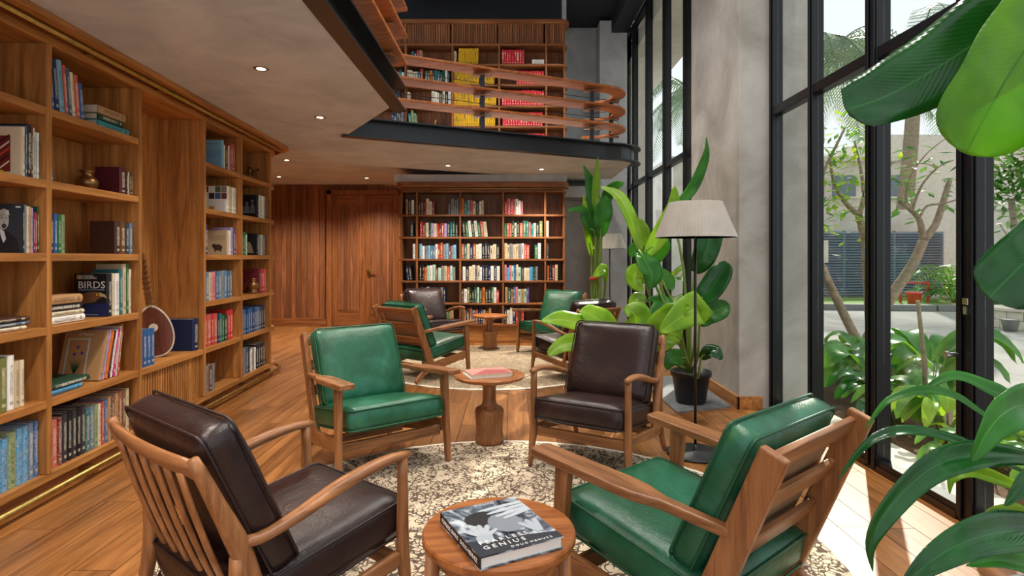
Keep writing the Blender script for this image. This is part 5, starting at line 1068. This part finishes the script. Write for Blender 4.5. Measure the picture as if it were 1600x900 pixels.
branches(T, [([P(1350, 540, 8.9), P(1390, 468, 8.9), P(1425, 415, 8.9), P(1443, 376, 8.9)], .11, .085), ([P(1443, 376, 8.9), P(1437, 345, 8.9), P(1425, 330, 8.9), P(1405, 315, 8.9)], .07, .03), ([P(1443, 376, 8.9), P(1462, 350, 8.9), P(1474, 315, 8.9), P(1484, 281, 8.9)], .075, .05),
             ([P(1436, 342, 8.9), P(1448, 322, 8.9), P(1475, 318, 8.8), P(1500, 310, 8.7)], .03, .012), ([P(1425, 330, 8.9), P(1440, 290, 8.9), P(1465, 262, 8.8), P(1490, 250, 8.7)], .028, .01), ([P(1415, 322, 8.9), P(1420, 280, 8.9), P(1448, 240, 8.8), P(1480, 215, 8.7)], .022, .008), ([P(1465, 262, 8.8), P(1440, 255, 8.7), P(1415, 262, 8.6)], .014, .006)])
crown(T, P(1440, 275, 8.8), (.65, .5, .45), 26, .24, ['leaf_out', 'leaf_dark']); crown(T, P(1415, 320, 8.8), (.3, .4, .3), 14, .24, ['leaf_out'])
T = thing('tree', 'dense leafed tree behind the rightmost pane', 'tree', P(1612, 450, 14.5))
branches(T, [([P(1612, 450, 14.5), P(1592, 395, 14.5), P(1585, 350, 14.5), P(1580, 310, 14.5)], .14, .09), ([P(1600, 430, 14.5), P(1580, 380, 14.4), P(1562, 350, 14.3)], .04, .015)]); crown(T, P(1585, 275, 14.5), (1.0, .9, 1.15), 420, .3, ['leaf_out', 'leaf_dark'])
def palm(label, base, top, r, fronds, L, seed, droop=1.0):
    base = Vector(base); top = Vector(top); t = thing('palm_tree', label, 'palm tree', base); rp = random.Random(seed)
    q = smooth_path([Vector((0, 0, 0)), (top - base) * .5 + Vector((.1, 0, 0)), top - base], 12); MB().tube(q, [r * (1.15 - .4 * k / 11) for k in range(12)], 10).obj('trunk', 'bark', t, True)
    for k in range(fronds):
        a = 2 * PI * k / fronds + rp.uniform(-.2, .2); d = Vector((math.cos(a), math.sin(a), 0)); e = rp.uniform(-.35, .75); l = L * rp.uniform(.8, 1.1); c = top - base
        path = smooth_path([c, c + d * l * .35 + Vector((0, 0, l * (.22 * e + .12))), c + d * l * .7 + Vector((0, 0, l * (.25 * e - .12 * droop))), c + d * l * .95 + Vector((0, 0, l * (.2 * e - .5 * droop)))], 26)
        m = MB(); m.tube(path, [.03 * (1 - .9 * i / 25) for i in range(26)], 5)
        for i in range(3, 26):
            tg = (path[min(i + 1, 25)] - path[i - 1]).normalized(); sd = tg.cross(Vector((0, 0, 1))).normalized(); ll = L * .24 * math.sin(PI * (.12 + .84 * i / 25)) ** .7
            for s in (-1, 1):
                for h in (0, .5):
                    p = path[i].lerp(path[i - 1], h); b = p + sd * s * ll * .55 + tg * ll * .3 + Vector((0, 0, -ll * .25)); tip = p + sd * s * ll * .75 + tg * ll * .5 + Vector((0, 0, -ll * .75)); o = tg * .022
                    m.add([p - o, p + o, b + o * .9, b - o * .9, tip], [(0, 1, 2, 3), (3, 2, 4)], [(.3, 0), (.7, 0), (.7, .5), (.3, .5), (.5, 1)])
        m.obj('frond', 'palm', t)
palm('tall palm whose trunk shows behind the middle pane', P(1398, 452, 21.5), P(1432, 90, 21.5), .27, 13, 5.2, 3, 1.15)
palm('palm with hanging fronds behind the leftmost clear pane', P(1262, 470, 13.0), P(1272, 92, 13.0), .2, 13, 2.6, 9, 1.1)
palm('distant palm seen through the far window', P(1085, 440, 22), P(1088, 150, 22), .2, 13, 3.3, 5, 1.2)
def fern_palm(label, base, n, L, seed):
    palm_t = thing('garden_palm', label, 'palm', base); rp = random.Random(seed)
    for k in range(n):
        a = 2 * PI * k / n + rp.uniform(-.2, .2); d = Vector((math.cos(a), math.sin(a), 0)); l = L * rp.uniform(.7, 1.1)
        path = smooth_path([Vector((0, 0, 0)), d * l * .3 + Vector((0, 0, l * .6)), d * l * .7 + Vector((0, 0, l * .75)), d * l + Vector((0, 0, l * .45))], 16); m = MB(); m.tube(path, .012, 4)
        for i in range(4, 16):
            tg = (path[min(i + 1, 15)] - path[i - 1]).normalized(); sd = tg.cross(Vector((0, 0, 1))).normalized(); ll = L * .3 * math.sin(PI * (.1 + .85 * i / 16))
            for s in (-1, 1): p = path[i]; o = tg * .025; m.add([p - o, p + o, p + sd * s * ll + tg * ll * .5 + Vector((0, 0, -ll * .3))], [(0, 1, 2)], [(.3, 0), (.7, 0), (.5, 1)])
        m.obj('frond', 'leaf_out', palm_t)
fern_palm('young feathery palm against the pale boundary wall', P(1492, 470, 16.2), 15, 1.3, 3); fern_palm('second young palm at the wall, seen in the rightmost pane', P(1580, 470, 16.0), 15, 1.2, 8)
# small street furniture
rs = thing('red_stand', 'red metal planter stand in front of the louvred fence', 'stand', (11.1, 15.9, .001))
for s in (-.38, .38): MB().bar((s, 0, 0), (s, 0, .52), .05, .05).obj('leg', 'red', rs)
MB().bar((-.405, 0, .545), (.405, 0, .545), .05, .05).obj('top_bar', 'red', rs)
tag(MB().lathe([(.13, .0), (.14, .01), (.19, .26), (.2, .27), (.2, .31), (.17, .31), (.16, .27)], 20).obj('red_pot', 'red', None, True, loc=(10.85, 15.55, .001)), 'round red plant pot under the red stand', 'pot')
sp = thing('stone_planter', 'round stone block planter across the road, rightmost', 'planter', P(1612, 518, 11.2) * 1.0)
sp.location.z = -.13
for lv_ in range(2):
    for k in range(14):
        a0, a1 = 2 * PI * (k + .5 * lv_) / 14, 2 * PI * (k + .94 + .5 * lv_) / 14
        MB().prism([(.62 * math.cos(a0), .62 * math.sin(a0)), (.62 * math.cos(a1), .62 * math.sin(a1)), (.45 * math.cos(a1), .45 * math.sin(a1)), (.45 * math.cos(a0), .45 * math.sin(a0))], .001 + lv_ * .17, .165 + lv_ * .17).obj('stone_block', 'cream', sp, bev=.01)
MB().lathe([(.40, .345), (.66, .345), (.66, .40), (.40, .40)], 36).obj('coping', 'cream', sp); MB().lathe([(.42, .30), (0, .32)], 20).obj('soil', 'soil', sp)
tag(MB().lathe([(.10, 0), (.14, .2), (.15, .22), (.12, .22)], 18).obj('grey_pot', 'stone', None, True, loc=(9.3, 10.75, -.129)), 'small grey pot standing beside the round stone planter', 'pot')
nb = MB().bar(P(1286, 393, 18.4), P(1294, 393, 18.4), .02, .72).obj('notice_board', 'cream'); tag(nb, 'pale paper notice hung on the louvred fence', 'notice')
